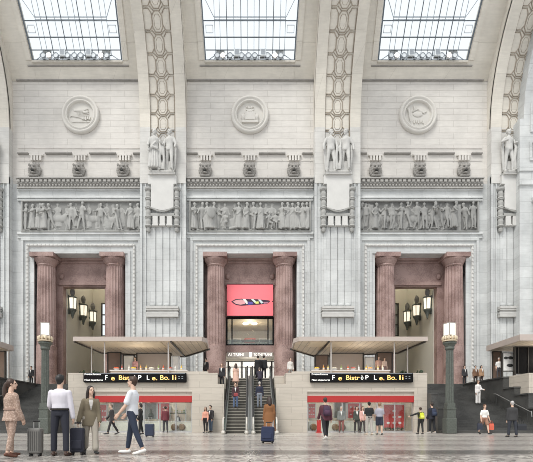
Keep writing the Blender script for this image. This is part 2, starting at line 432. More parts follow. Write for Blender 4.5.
# ---- skylights
for i, c in enumerate(BAYS):
    g = MB(); zz = sz[2:]
    g.loft([[(c-skw(z), Ys(z)+.16, z), (c+skw(z), Ys(z)+.16, z), (c+skw(z), Ys(z)+.18, z+.02), (c-skw(z), Ys(z)+.18, z+.02)] for z in zz])
    w = struct('window_%d' % (i+1), g, M['skyglass'])
    def pt(u, z, o=.05): return (c+u, Ys(z)+o, z)
    fr = MB()
    for u in (-.98, .98): fr.poly([pt(u*skw(z), z) for z in zz], .07, 4)
    fr.poly([pt(-3.95, ZB+.03), pt(3.95, ZB+.03)], .085, 4)
    fr.poly([pt(-3.9, 33.42), pt(3.9, 33.42)], .038, 4); fr.poly([pt(-3.95, 34.12), pt(3.95, 34.12)], .045, 4)
    fr.poly([pt(-4, 34.98), pt(4, 34.98)], .042, 4); fr.poly([pt(-4, 36.4), pt(4, 36.4)], .042, 4)
    for u in (-2.0, 2.0, -.78, .78): fr.poly([pt(u, z) for z in zz], .042, 4)
    fr.build('glazing_bar', M['leading'], w)
    f2 = MB()
    for u in (-3.05, -1.4, -.2, .35, 1.4, 3.05, -2.6, 2.6): f2.poly([pt(u, z, .3) for z in zz[(1 if abs(u) > 2.5 else 0):]], .028, 4)
    for z in (33.25, 35.15, 35.3): f2.poly([pt(-3.1, z, .3), pt(3.1, z, .3)], .04, 4)
    for s in (-1, 1):
        f2.poly([pt(s*3.9, ZB, .1), pt(s*3.1, 33.25, .3)], .03, 4); f2.poly([pt(s*3.95, 36.3, .1), pt(s*3.1, 35.3, .3)], .03, 4)
        f2.poly([pt(s*3.2, 34.75), pt(s*3.2, 34.35), pt(s*3.8, 34.35), pt(s*3.8, 34.75)], .03, 4, True)
    f2.build('inner_grille', M['leadpale'], w)
# ---- floodlights on the skylight sills
def make_flood(lit):
    t = thing('floodlight', '', 'light')
    h = MB(); h.lathe([(.16, -.28), (.2, -.2), (.24, .0), (.24, .05), (.19, .05), (.19, .0)], (0, 0, 0), 16, 'Y')
    h.build('housing', M['leadpale'] if not lit else M['pale'], t, True)
    h = MB(); h.lathe([(.001, .02), (.19, .02), (.19, .0), (.001, .0)], (0, 0, 0), 16, 'Y'); h.build('lens', M['flood'] if lit else M['lens'], t)
    h = MB(); h.poly([(-.27, .0, .1), (-.27, .0, -.3), (.27, .0, -.3), (.27, .0, .1)], .03, 5); h.build('bracket', M['leadpale'], t)
    return t
fl_off, fl_on = make_flood(False), make_flood(True); used = {}
LX = (217.7, 223.3, 230.5, 242, 249, 255.2, 268, 275.5, 281.2)
ordn = ('first', 'second', 'third', 'fourth', 'fifth', 'sixth', 'seventh', 'eighth', 'ninth')
yl, zl = Ys(ZB) - .34, ZB + .2
for bi, c in enumerate(BAYS):
    for k, px in enumerate(LX):
        lit = k in (1, 7); src = fl_on if lit else fl_off
        o = src if lit not in used else dup(src); used[lit] = 1
        o.location = (c + X_(px - .5, yl), yl, zl)
        if lit: o['label'] = 'glaring lit floodlight at the %s end of the %s skylight sill' % ('left' if k == 1 else 'right', BAYN[bi])
        else: o['label'] = 'round unlit floodlight, %s from left along the %s skylight sill' % (ordn[k], BAYN[bi])
        o['group'] = 'floodlights on the skylight sills'
    for s in (-1, 1):
        t = thing('speaker_box', 'small grey box on the %s skylight sill, %s of its centre' % (BAYN[bi], 'left' if s < 0 else 'right'), 'box', (c + s*1.15, yl+.05, ZB - .02), 0, 'boxes on the skylight sills')
        h = MB(); h.box(-.24, .24, -.2, .2, .1, .72); h.bevel(.03, 1); h.build('cabinet', M['lens'], t)
        h = MB(); h.box(-.17, .17, -.22, -.19, .18, .62); h.build('grille', M['leadpale'], t)
        h = MB(); h.box(-.3, .3, -.05, .05, 0, .1); h.build('bracket', M['iron'], t)
        t = thing('reflector_panel', 'dull brown panel above the lit floodlight at the %s of the %s skylight' % ('left' if s < 0 else 'right', BAYN[bi]), 'panel', (c + s*2.62, yl+.22, ZB + .55), 0, 'panels above the floodlights')
        h = MB(); h.box(-.36, .36, -.04, .04, .0, .3); h.build('sheet', M['carvedark'], t)
        h = MB(); h.poly([(-.3, .05, -.55), (-.3, .05, .1), (.3, .05, .1), (.3, .05, -.55)], .025, 5); h.build('stay', M['leadpale'], t)

# ---- mouldings of each bay
def ext(mb, x0, x1, prof):                                            # profile (y offset in front, z) extruded along X
    mb.prism(prof, lambda u, v, d: (d, WY - u, v), x0, x1)
for bi, c in enumerate(BAYS):
    a, b = c-5.72, c+5.72
    t = MB()                                                          # dentil cornice, y 178-190
    ext(t, a, b, [(-.1, 22.68), (.5, 22.68), (.5, 22.58), (.26, 22.54), (.26, 22.28), (.32, 22.25), (.32, 22.2), (.18, 22.15), (.18, 21.95), (.3, 21.9), (.3, 21.78), (-.1, 21.78)])
    n = 28
    for k in range(n):
        x = a + (k+.5)*(b-a)/n; t.box(x-.13, x+.13, WY-.42, WY-.2, 22.3, 22.53)
    for k in range(40):
        x = a + (k+.5)*(b-a)/40; t.ell((x, WY-.27, 22.05), (.10, .1, .1), 6, 5)
    trim(t, M['cornice'])
    t = MB()
    ext(t, a, b, [(-.1, 21.76), (.16, 21.76), (.16, 21.66), (-.1, 21.62)])
    ext(t, a, b, [(-.1, 21.18), (.12, 21.18), (.22, 21.02), (.22, 20.92), (.1, 20.92), (.1, 20.84), (.2, 20.8), (.2, 20.7), (-.1, 20.7)])
    ext(t, a, b, [(-.1, 17.86), (.14, 17.86), (.2, 17.78), (.2, 17.66), (.06, 17.63), (.06, 17.45), (.12, 17.42), (.12, 17.32), (-.1, 17.32)])
    trim(t, M['white'])
    # slot line and guttae brackets above the lion masks
    t = MB(); s = MB()
    for x0, x1 in ((-5.7, -4.75), (-3.2, -.8), (.8, 3.2), (4.75, 5.7)): s.box(c+x0, c+x1, WY-.22, WY+.05, 24.95, 25.08)
    for lx in (-4.0, 0, 4.0):
        t.box(c+lx-.62, c+lx+.62, WY-.2, WY+.05, 24.78, 24.92)
        for q in range(4): t.box(c+lx-.47+q*.26, c+lx-.31+q*.26, WY-.27, WY+.05, 24.3, 24.78)
    t.box(a, b, WY-.05, WY+.05, 24.38, 24.44); t.box(a, b, WY-.05, WY+.05, 25.5, 25.58)
    trim(t, M['ivory']); trim(s, M['lion'])
    # portal frame: outer fillet, inner roll moulding
    t = MB(); zo, zi = 17.0, 16.78
    for s_ in (-1, 1):
        t.box(*sorted((c+s_*5.2, c+s_*5.42)), WY-.14, WY+.05, ZF, 17.12)
        t.box(*sorted((c+s_*4.25, c+s_*4.5)), WY-.1, WY+.05, ZF, OPT)
    t.box(c-5.42, c+5.42, WY-.14, WY+.05, 17.12, 17.3); t.box(c-4.5, c+4.5, WY-.1, WY+.05, OPT, OPT+.22)
    trim(t, M['white'])
    t = MB()
    for s_ in (-1, 1): t.tube((c+s_*4.84, WY-.03, ZF), (c+s_*4.84, WY-.03, 16.7), .11, n=8)
    t.tube((c-4.84, WY-.03, 16.7), (c+4.84, WY-.03, 16.7), .12, n=8)
    for s_ in (-1, 1):
        for k in range(36): t.ell((c+s_*4.84, WY-.09, ZF+.2+k*.36), (.11, .12, .13), 6, 5)
    for k in range(27): t.ell((c-4.7+k*.36, WY-.1, 16.7), (.13, .12, .12), 6, 5)
    trim(t, M['carve'])
    # pink granite inner wall with lintel
    t = MB(); yi = WY+1.3
    c = PBAYS[bi]; ow = 2.27 if bi == 1 else 1.96
    for s_ in (-1, 1):
        t.box(*sorted((c+s_*ow, c+s_*(OPH+.0))), yi, yi+.7, 0, OPT)
        t.ell((c+s_*2.1, yi-.02, 14.3), (.26, .16, .3), 10, 8)
    t.box(c-ow, c+ow, yi, yi+.7, 13.35, OPT)
    t.box(c-2.3, c+2.3, yi-.16, yi+.05, 13.45, 13.75); t.box(c-2.2, c+2.2, yi-.1, yi+.05, 15.5, 15.7)
    t.box(c-OPH, c+OPH, yi-.3, yi+.05, 15.72, OPT)
    trim(t, M['pinkwall'])
# ---- columns
def flute_ring(r, z, n=20, sub=4, depth=.07):
    out = []
    for i in range(n*sub):
        k = i % sub; a = 2*PI*i/(n*sub)
        rr = r if k == 0 else r - depth*(.75 if k in (1, sub-1) else 1)
        out.append((rr*math.cos(a), rr*math.sin(a), z))
    return out
def make_column():
    t = thing('granite_column', '', 'column')
    m = MB(); m.loft([flute_ring(.84, 3.75), flute_ring(.83, 7), flute_ring(.76, 11.0)]); m.build('shaft', M['pink'], t)
    m = MB(); m.lathe([(.95, 0), (.95, .25), (.9, .3), (.9, 1.7), (.88, 1.72), (.9, 1.75), (.88, 3.7), (.8, 3.76)], n=32); m.build('base_drum', M['pink'], t)
    m = MB(); m.lathe([(.74, 10.95), (.8, 11.02), (.78, 11.12), (.84, 11.2), (1.02, 11.5), (1.06, 11.62), (1.0, 11.68)], n=32)
    m.box(-1.08, 1.08, -1.05, 1.05, 11.66, 12.03); m.build('capital', M['pink'], t)
    return t
col0 = make_column(); first = True
for bi, c in enumerate(PBAYS):
    for s in (-1, 1):
        o = col0 if first else dup(col0); first = False
        o.location = (c + s*3.15, 40.5, ZF)
        o['label'] = 'fluted pink granite column on the %s side of the %s portal' % ('left' if s < 0 else 'right', BAYN[bi])
        o['group'] = 'portal columns'
# ---- pilaster ornament
def pil_trim(c):
    t = MB(); y = PY
    # reeded shaft
    for x in (-.94, -.31, .31, .94): t.box(c+x-.27, c+x+.27, y-.09, y+.05, 11.15, 18.3)
    for x in (-.94, -.31, .31, .94):
        t.box(c+x-.27, c+x+.27, y-.09, y+.05, 3.9, 9.98); t.ell((c+x, y-.06, 11.15), (.27, .1, .14), 8, 5)
    for s in (-1, 1):
        t.box(*sorted((c+s*1.5, c+s*1.62)), y-.1, y+.05, 3.9, 22.0)
        t.box(*sorted((c+s*1.85, c+s*2.05)), y-.12, y+.05, 3.9, 22.6)
    trim(t, M['white'])
    t = MB()
    t.box(c-1.42, c+1.42, y-.5, y+.05, 10.72, 10.95); t.box(c-1.35, c+1.35, y-.38, y+.05, 10.45, 10.72); t.box(c-1.42, c+1.42, y-.46, y+.05, 10.0, 10.42)
    for z in (10.62, 10.3): t.box(c-1.44, c+1.44, y-.48, y+.02, z-.05, z+.03)
    trim(t, M['statue'])
for c in PIL: pil_trim(c)
def make_tablet():
    t = thing('stone_tablet', '', 'carving')                          # origin at pilaster axis, Z of its foot
    z0 = 18.1
    pts = [(-1.26, 22.64-z0), (1.26, 22.64-z0), (1.26, 21.8-z0), (1.0, 21.8-z0), (1.0, 19.75-z0)]
    pts += [(1.0 - .2*k, 19.75-z0-.28*math.sin(PI*k/10)) for k in range(1, 10)] + [(-1.0, 19.75-z0), (-1.0, 21.8-z0), (-1.26, 21.8-z0)]
    m = MB(); m.prism(pts, lambda u, v, d: (u, d, v), -.42, .0); m.build('panel', M['carve'], t)
    m = MB()
    m.poly([(-1.02, -.45, 19.62-z0)] + [(-.92+.184*k, -.46, 19.62-z0-.3*math.sin(PI*k/10)) for k in range(11)] + [(1.02, -.45, 19.62-z0)], .07, 6)
    m.build('moulding', M['carve2'], t)
    m = MB(); m.box(-1.05, 1.05, -.38, .0, 18.98-z0, 19.22-z0); m.build('string_course', M['carve2'], t)
    m = MB(); m.box(-1.28, 1.28, -.45, 0, 22.58-z0, 22.66-z0); m.build('top_fillet', M['carve2'], t)
    for x in (-.63, 0, .63):
        m = MB(); m.box(x-.24, x+.24, -.4, 0, 18.2-z0, 18.98-z0); m.bevel(.04, 1); m.box(x-.26, x+.26, -.44, 0, 18.1-z0, 18.22-z0); m.build('corbel', M['carve'], t)
    for s in (-1, 1):
        m = MB(); prof = [(.02, 17.55-z0), (.17, 17.65-z0), (.22, 17.85-z0), (.12, 18.0-z0)]
        for k in range(4):
            z = 18.05-z0 + k*.82
            prof += [(.26, z), (.32, z+.06), (.26, z+.14), (.21, z+.2), (.25, z+.45), (.2, z+.72), (.28, z+.76)]
        prof += [(.34, 21.35-z0), (.34, 21.5-z0), (.05, 21.55-z0)]
        m.lathe(prof, (s*1.26, -.2, 0), 14); m.build('fasces', M['carve2'], t)
    return t
tab0 = make_tablet()
tl = ['carved stone tablet on the pilaster cut by the left edge', 'carved stone tablet below the statues on the pilaster between left and middle bays',
      'carved stone tablet below the statues on the pilaster between middle and right bays', 'carved stone tablet half hidden by the wall on the far right']
for i, c in enumerate(PIL):
    o = tab0 if i == 0 else dup(tab0); o.location = (c, PY, 18.1); o['label'] = tl[i]; o['group'] = 'tablets on the pilasters'
# ---- side wing walls at both ends
for s, nm in ((1, 'wall_right'), (-1, 'wall_left')):
    m = MB(); x0, x1 = 23.6, 33.0
    def bx(a, b, y0, y1, z0, z1): m.box(*sorted((s*a, s*b)), y0, y1, z0, z1)
    bx(x0, x1, 38.5, 41, 0, 27.2)
    def wr(z): return 38.5 - (12 - math.sqrt(max(0, 144 - max(0, z-27)**2)))
    m.loft([[(s*(x0+.35), wr(z), z), (s*x1, wr(z), z), (s*x1, wr(z)+1.2, z+.6), (s*(x0+.35), wr(z)+1.2, z+.6)] for z in rib_z[:-2]])
    struct(nm, m, M['white'])
    m = MB()
    bx(x0-.12, x1, 38.3, 38.6, 22.55, 22.85); bx(x0-.06, x1, 38.4, 38.6, 22.85, 23.0); bx(x0-.12, x1, 38.3, 38.6, 21.35, 21.62); bx(x0-.05, x1, 38.42, 38.6, 21.62, 22.55)
    def frame(a, b, z0, z1, w=.16):
        bx(a, b, 38.38, 38.6, z0, z0+w); bx(a, b, 38.38, 38.6, z1-w, z1); bx(a, a+w, 38.38, 38.6, z0+w, z1-w); bx(b-w, b, 38.38, 38.6, z0+w, z1-w)
    frame(24.45, 30.5, 23.5, 25.2); frame(24.75, 30.2, 23.8, 24.9); frame(24.5, 30.5, 26.0, 31.5); frame(24.7, 30.2, 6, 20.2); frame(25.1, 29.8, 6.4, 19.8)
    bx(24.6, 30.3, 38.2, 38.6, 19.9, 20.25)
    trim(m, M['white'])

# ---- lion masks
def lion_mesh():
    m = MB()
    m.ell((0, -.12, .02), (.5, .22, .52)); rnd = random.Random(3)
    for k in range(18):                                               # mane locks
        a = 2*PI*k/18; m.ell((.46*math.cos(a), -.16, .46*math.sin(a)), (.13, .13, .13), 8, 6)
    for k in range(12):
        a = 2*PI*k/12+.2; m.ell((.34*math.cos(a), -.28, .36*math.sin(a)+.05), (.11, .12, .11), 8, 6)
    m.ell((0, -.3, .08), (.31, .28, .34)); m.ell((0, -.42, .3), (.24, .16, .1))
    for s in (-1, 1):
        m.ell((s*.15, -.55, .2), (.11, .09, .055), 8, 6); m.ell((s*.14, -.58, -.06), (.14, .17, .11), 8, 6); m.ell((s*.4, -.3, .42), (.11, .09, .12), 8, 6)
        m.ell((s*.2, -.52, -.02), (.1, .1, .09), 8, 6)
    m.ell((0, -.58, .1), (.08, .14, .17), 8, 6); m.ell((0, -.68, .0), (.1, .08, .07), 8, 6)
    m.ell((0, -.46, -.34), (.2, .18, .08), 8, 6); m.box(-.4, .4, -.5, 0, -.62, -.5)
    return remesh(m, .035, 1)
def make_lion():
    t = thing('lion_mask', '', 'carving')
    link('head', lion_mesh(), M['lion'], t, True)
    for s in (-1, 1):
        m = MB(); m.ell((s*.14, -.6, .14), (.05, .04, .03), 8, 6); m.build('eye', M['iron'], t)
    m = MB(); m.ell((0, -.56, -.2), (.15, .12, .06), 10, 6); m.build('mouth', M['iron'], t)
    return t
lion0 = make_lion(); first = True
for bi, c in enumerate(BAYS):
    for k, lx in enumerate((-4.0, 0, 4.0)):
        o = lion0 if first else dup(lion0); first = False
        o.scale = (1.06,)*3; o.location = (c + lx - (.14, .05, 0)[bi], WY, 23.42); o['label'] = 'stone lion mask, %s of three in the %s bay' % (('leftmost', 'central one', 'rightmost')[k], BAYN[bi]); o['group'] = 'lion masks above the cornice'

# ---- medallions
def ring_obj(t):
    m = MB(); m.lathe([(1.18, -.05), (1.18, .16), (1.22, .28), (1.30, .3), (1.36, .2), (1.42, .2), (1.48, .32), (1.58, .34), (1.68, .26), (1.72, .1), (1.72, -.05)], (0, 0, 0), 48, 'Y')
    m.build('rim', M['medal'], t, True)
    m = MB(); m.lathe([(.001, .03), (1.2, .03), (1.2, -.05), (.001, -.05)], (0, 0, 0), 48, 'Y'); m.build('field', M['medal'], t)
mt = [thing('stone_medallion', l, 'carving', (c + dx, WY, 28.5), 0, 'round medallions') for (c, dx, l) in zip(BAYS, (.0, 0, -.12), (
    'round medallion with a low ribbed landscape, in the left bay', 'round medallion with a crowned building relief, in the middle bay', 'round medallion with a winged figure relief, in the right bay'))]
for t in mt: ring_obj(t)
m = MB()                                                              # left: rays of furrows and houses
for k in range(7): m.tube((-1.0, -.08, -.15 + .02*k), (.75*math.cos(.5-.17*k), -.08, .85*math.sin(.62-.2*k)+.1), .035, n=6)
for k in range(5): m.box(.1+k*.16, .22+k*.16, -.18, 0, -.4-.05*(k % 3), -.18)
m.ell((-.2, -.05, .45), (.5, .08, .14)); m.ell((.4, -.05, .3), (.3, .08, .1)); m.box(-.8, .9, -.1, 0, -.62, -.55)
m.build('relief', M['medal'], mt[0])
m = MB()
m.box(-.36, .36, -.22, 0, -.45, .25); m.ell((0, -.1, .28), (.36, .16, .16)); m.box(-.34, .34, -.2, 0, .36, .48); m.ell((0, -.1, .6), (.22, .14, .1)); m.box(-.75, .75, -.25, 0, -.72, -.52)
for s in (-1, 1): m.ell((s*.6, -.12, -.2), (.2, .16, .3)); m.tube((s*.42, -.2, .2), (s*.42, -.2, -.5), .06, n=8)
for k in range(5): m.ell((-.3+.15*k, -.12, .72), (.06, .06, .08), 6, 5)
m.build('relief', M['medal'], mt[1])
m = MB()
m.tube((-.85, -.15, .55), (-.7, -.15, -.6), .09, .05, 8); m.tube((-.35, -.12, .8), (-.3, -.12, .45), .06, n=6); m.ell((0, -.06, .1), (.45, .1, .25)); m.ell((.35, -.06, .35), (.4, .08, .12), rot=Matrix.Rotation(.5, 3, 'Y'))
for k in range(5): m.box(-.4+.2*k, -.28+.2*k, -.12, 0, -.75+.06*(k % 2), -.45)
m.poly([(-.5, -.08, .3), (0, -.08, .55), (.5, -.08, .2), (.8, -.08, .35)], .05, 6)
m.build('relief', M['medal'], mt[2])
# ================================================================== FIGURES
def rotx(d): return Matrix.Rotation(R_(d), 3, 'X')
def joints(P, fem=False):
    """skeleton of a 1.75 m figure facing +Y, feet on z = 0"""
    J = {}; g = P.get
    Rt = Matrix.Rotation(-R_(g('lean', 0)), 3, 'X'); J['R'] = Rt
    J['Rh'] = Rt @ Matrix.Rotation(R_(g('yaw', 0)), 3, 'Z') @ Matrix.Rotation(-R_(g('nod', 0)), 3, 'X')
    low = 9
    for s, q in ((-1, 'l'), (1, 'r')):
        a, k, sp = R_(g('h'+q, 0)), R_(g('k'+q, 0)), R_(g('s'+q, 2))
        hip = Vector((s*.09, 0, 0)); d = Vector((s*math.sin(sp), math.sin(a), -math.cos(a))).normalized()
        kn = hip + d*.44; d2 = Vector((s*math.sin(sp)*.3, math.sin(a-k), -math.cos(a-k))).normalized(); an = kn + d2*.41
        fp = min(0, (a-k)) if g('h'+q, 0) < 0 or k > .5 else 0
        fd = Vector((s*.15, math.cos(fp*.8), math.sin(fp*.8))).normalized()
        J['hip'+q], J['knee'+q], J['ank'+q], J['toe'+q] = hip, kn, an, an + fd*.17 + Vector((0, 0, -.055))
        low = min(low, an.z - .085, J['toe'+q].z - .03)
        sw = .155 if fem else .178
        sh = Rt @ Vector((s*sw, 0, .432)); p, ab, e = R_(g('a'+q, 0)), R_(g('b'+q, 7)), R_(g('e'+q, 12))
        def dr(p): return Vector((s*math.sin(ab)*math.cos(p*.6), math.sin(p)*math.cos(ab), -math.cos(p)*math.cos(ab))).normalized()
        d = dr(p); el = sh + d*.29
        ab2 = ab - R_(g('i'+q, 4)); d2 = Vector((s*math.sin(ab2), math.sin(p+e)*math.cos(ab2), -math.cos(p+e)*math.cos(ab2))).normalized()
        wr = el + d2*.25
        J['sh'+q], J['el'+q], J['wr'+q], J['hd'+q] = sh, el, wr, d2
    J['neck'] = Rt @ Vector((0, -.005, .52)); J['head'] = Rt @ Vector((0, .012, .588)) + J['Rh'] @ Vector((0, .015, .115))
    for k in list(J):
        if isinstance(J[k], Vector) and not k.startswith('hd'): J[k] = J[k] - Vector((0, 0, low))
    J['pel'] = Vector((0, 0, -low))
    return J
def ell_ring(c, rx, ry, R, n=16): return [c + R @ Vector((rx*math.cos(2*PI*i/n), ry*math.sin(2*PI*i/n), 0)) for i in range(n)]
I3 = Matrix.Identity(3)
def torso_secs(fem):
    if fem: return [(-.07, .14, .105), (.0, .172, .12), (.08, .165, .112), (.19, .125, .09), (.29, .138, .105), (.36, .15, .118), (.43, .15, .098), (.475, .135, .075), (.50, .08, .062), (.53, .05, .052)]
    return [(-.07, .135, .105), (.0, .165, .115), (.08, .16, .108), (.19, .15, .10), (.29, .168, .112), (.37, .185, .12), (.43, .19, .105), (.465, .172, .085), (.495, .115, .072), (.52, .066, .06), (.54, .056, .055)]
def torso(mb, J, fem, g=0, z0=-9, z1=9, flare=()):
    """flare: extra rings below the hip [(z, rx, ry)] hanging straight down"""
    rings = []
    for z, rx, ry in flare: rings.append(ell_ring(J['pel'] + Vector((0, 0, z)), rx, ry, I3))
    for z, rx, ry in torso_secs(fem):
        if z0 <= z <= z1: rings.append(ell_ring(J['pel'] + J['R'] @ Vector((0, 0, z)), rx+g, ry+g, J['R']))
    mb.loft(rings)
def limb(mb, pts, rs, n=10):
    pts = [Vector(p) for p in pts]
    for i in range(len(pts)-1): mb.tube(pts[i], pts[i+1], rs[i], rs[i+1], n)
    for i, p in enumerate(pts): mb.ell(p, rs[i]*.995, n, 8)
def arms(mb, J, g=0, frac=1.0, cuff=0):
    for q in 'lr':
        s, e, w = J['sh'+q], J['el'+q], J['wr'+q]
        if frac < .5: 
            m = s + (e-s)*(frac*2); limb(mb, [s, m], [.052+g*.8, .052+g*1.4])
        else:
            m = e + (w-e)*((frac-.5)*2); limb(mb, [s, s+(e-s)*.5, e, e+(m-e)*.4, m], [.052+g, .049+g, .041+g, .042+g, .030+g+cuff])
def legs(mb, J, g=0, frac=1.0, hem=None):
    for q in 'lr':
        h, k, a = J['hip'+q], J['knee'+q], J['ank'+q]
        th = [h, h+(k-h)*.5, k]
        if frac <= .55:
            e = h + (k-h)*min(1, frac*2); limb(mb, [h, e], [.088+g, (hem or .07+g)])
        else:
            e = k + (a-k)*((frac-.5)*2)
            limb(mb, th + [k+(e-k)*.35, e], [.088+g, .074+g, .056+g, .055+g, (hem or .038+g)])
def head(mb, J):
    c, R = J['head'], J['Rh']
    def p(x, y, z): return c + R @ Vector((x, y, z))
    mb.ell(p(0, -.012, .02), (.074, .092, .095), 16, 12, R); mb.ell(p(0, .022, -.045), (.055, .066, .07), 12, 8, R)
    mb.tube(p(0, .082, .015), p(0, .104, -.022), .010, .017, 8); mb.ell(p(0, .1, -.022), (.018, .014, .012), 8, 6, R)
    mb.ell(p(0, .074, -.062), (.026, .016, .010), 8, 6, R); mb.ell(p(0, .068, -.1), (.026, .022, .02), 8, 6, R)
    for s in (-1, 1): mb.ell(p(s*.076, -.005, -.005), (.011, .02, .032), 8, 6, R); mb.ell(p(s*.03, .078, .03), (.024, .012, .009), 8, 6, R)
    mb.tube(J['neck'] - (J['head']-J['neck'])*.25, p(0, -.012, -.04), .058, .052, 12)
def feet(mb, J, g=0):
    for q in 'lr':
        a, t = J['ank'+q], J['toe'+q]; d = (t-a).normalized()
        mb.ell(a + Vector((0, -.03, -.045)) , (.036+g, .05+g, .04+g), 10, 8); mid = a*.45 + t*.55 + Vector((0, 0, .0))
        mb.tube(a + Vector((0, -.02, -.045)), t, .036+g, .032+g, 10); mb.ell(t + Vector((0, .01, 0)), (.042+g, .055+g, .028+g), 10, 8)
def fingers(mb, J, P):
    for s, q in ((-1, 'l'), (1, 'r')):
        w, d = J['wr'+q], J['hd'+q]; n = Vector((-s, 0, 0)); n = (n - d*n.dot(d)).normalized(); sd = d.cross(n)*(-s)   # n palm side, sd thumb side
        if sd.dot(Vector((0, 1, 0))) < 0 and abs(d.z) > .5: sd = -sd
        cl = R_(P.get('curl', 28))
        def q3(along, side, nn): return w + d*along + sd*side + n*nn
        rings = [[q3(z, x*hw, y*hh) for x, y in ((-1,-.6),(-.6,-1),(.6,-1),(1,-.6),(1,.6),(.6,1),(-.6,1),(-1,.6))] for z, hw, hh in ((-.01, .026, .022), (.03, .036, .018), (.085, .041, .015), (.098, .036, .012))]
        mb.loft(rings)
        for k, (o, ln) in enumerate(((.030, .068), (.010, .078), (-.011, .072), (-.031, .056))):
            b = q3(.09, o, 0); d1 = (d*math.cos(cl*.6) + n*math.sin(cl*.6)); d2 = (d*math.cos(cl*1.7) + n*math.sin(cl*1.7))
            mb.poly([b, b + d1*ln*.5, b + d1*ln*.5 + d2*ln*.35, b + d1*ln*.5 + d2*ln*.55], [.0095, .009, .008, .005], 6)
        b = q3(.02, .03, .004); dt = (d*.7 + sd*.6 + n*.25).normalized()
        mb.poly([b, b + dt*.045, b + dt*.045 + d*.028 + n*.008], [.013, .011, .007], 6)
def hair_geo(J, style, P):
    m = MB(); c, R = J['head'], J['Rh']
    def p(x, y, z): return c + R @ Vector((x, y, z))
    k = .012 if style != 'crop' else .006
    m.ell(p(0, -.03, .032), (.078+k, .086+k, .09+k), 16, 12, R)
    if style == 'fringe' or style == 'short':
        m.ell(p(.01, .04, .095), (.058, .045, .03), 12, 8, R)
    m.ell(p(0, -.06, -.03), (.062, .045, .07), 12, 8, R)
    if style in ('long', 'ponytail'):
        bk = R @ Vector((0, -1, 0))
        if style == 'long':
            for s in (-1, 1): m.poly([p(s*.07, -.02, .04), p(s*.085, -.02, -.07), p(s*.085, -.03, -.17), p(s*.075, -.02, -.25)], [.03, .036, .038, .02], 8)
            m.poly([p(0, -.07, .03), p(0, -.095, -.08), p(0, -.12, -.2), p(0, -.115, -.31)], [.075, .085, .075, .03], 10)
        else:
            m.poly([p(0, -.08, .03), p(0, -.13, .0), p(0, -.155, -.1), p(.01, -.155, -.25), p(.015, -.14, -.38)], [.045, .045, .05, .045, .012], 10)
    if style == 'bun': m.ell(p(0, -.1, .09), .045, 10, 8, R)
    if style == 'bob':
        for s in (-1, 1): m.poly([p(s*.07, -.02, .05), p(s*.085, -.01, -.05), p(s*.078, .0, -.12)], [.03, .034, .02], 8)
        m.poly([p(0, -.06, .03), p(0, -.085, -.06), p(0, -.085, -.14)], [.07, .075, .03], 10)
    return m
def body_mb(J, fem, P, feet_=True):
    mb = MB(); torso(mb, J, fem); arms(mb, J); legs(mb, J); head(mb, J)
    if feet_: feet(mb, J, -.004)
    return mb
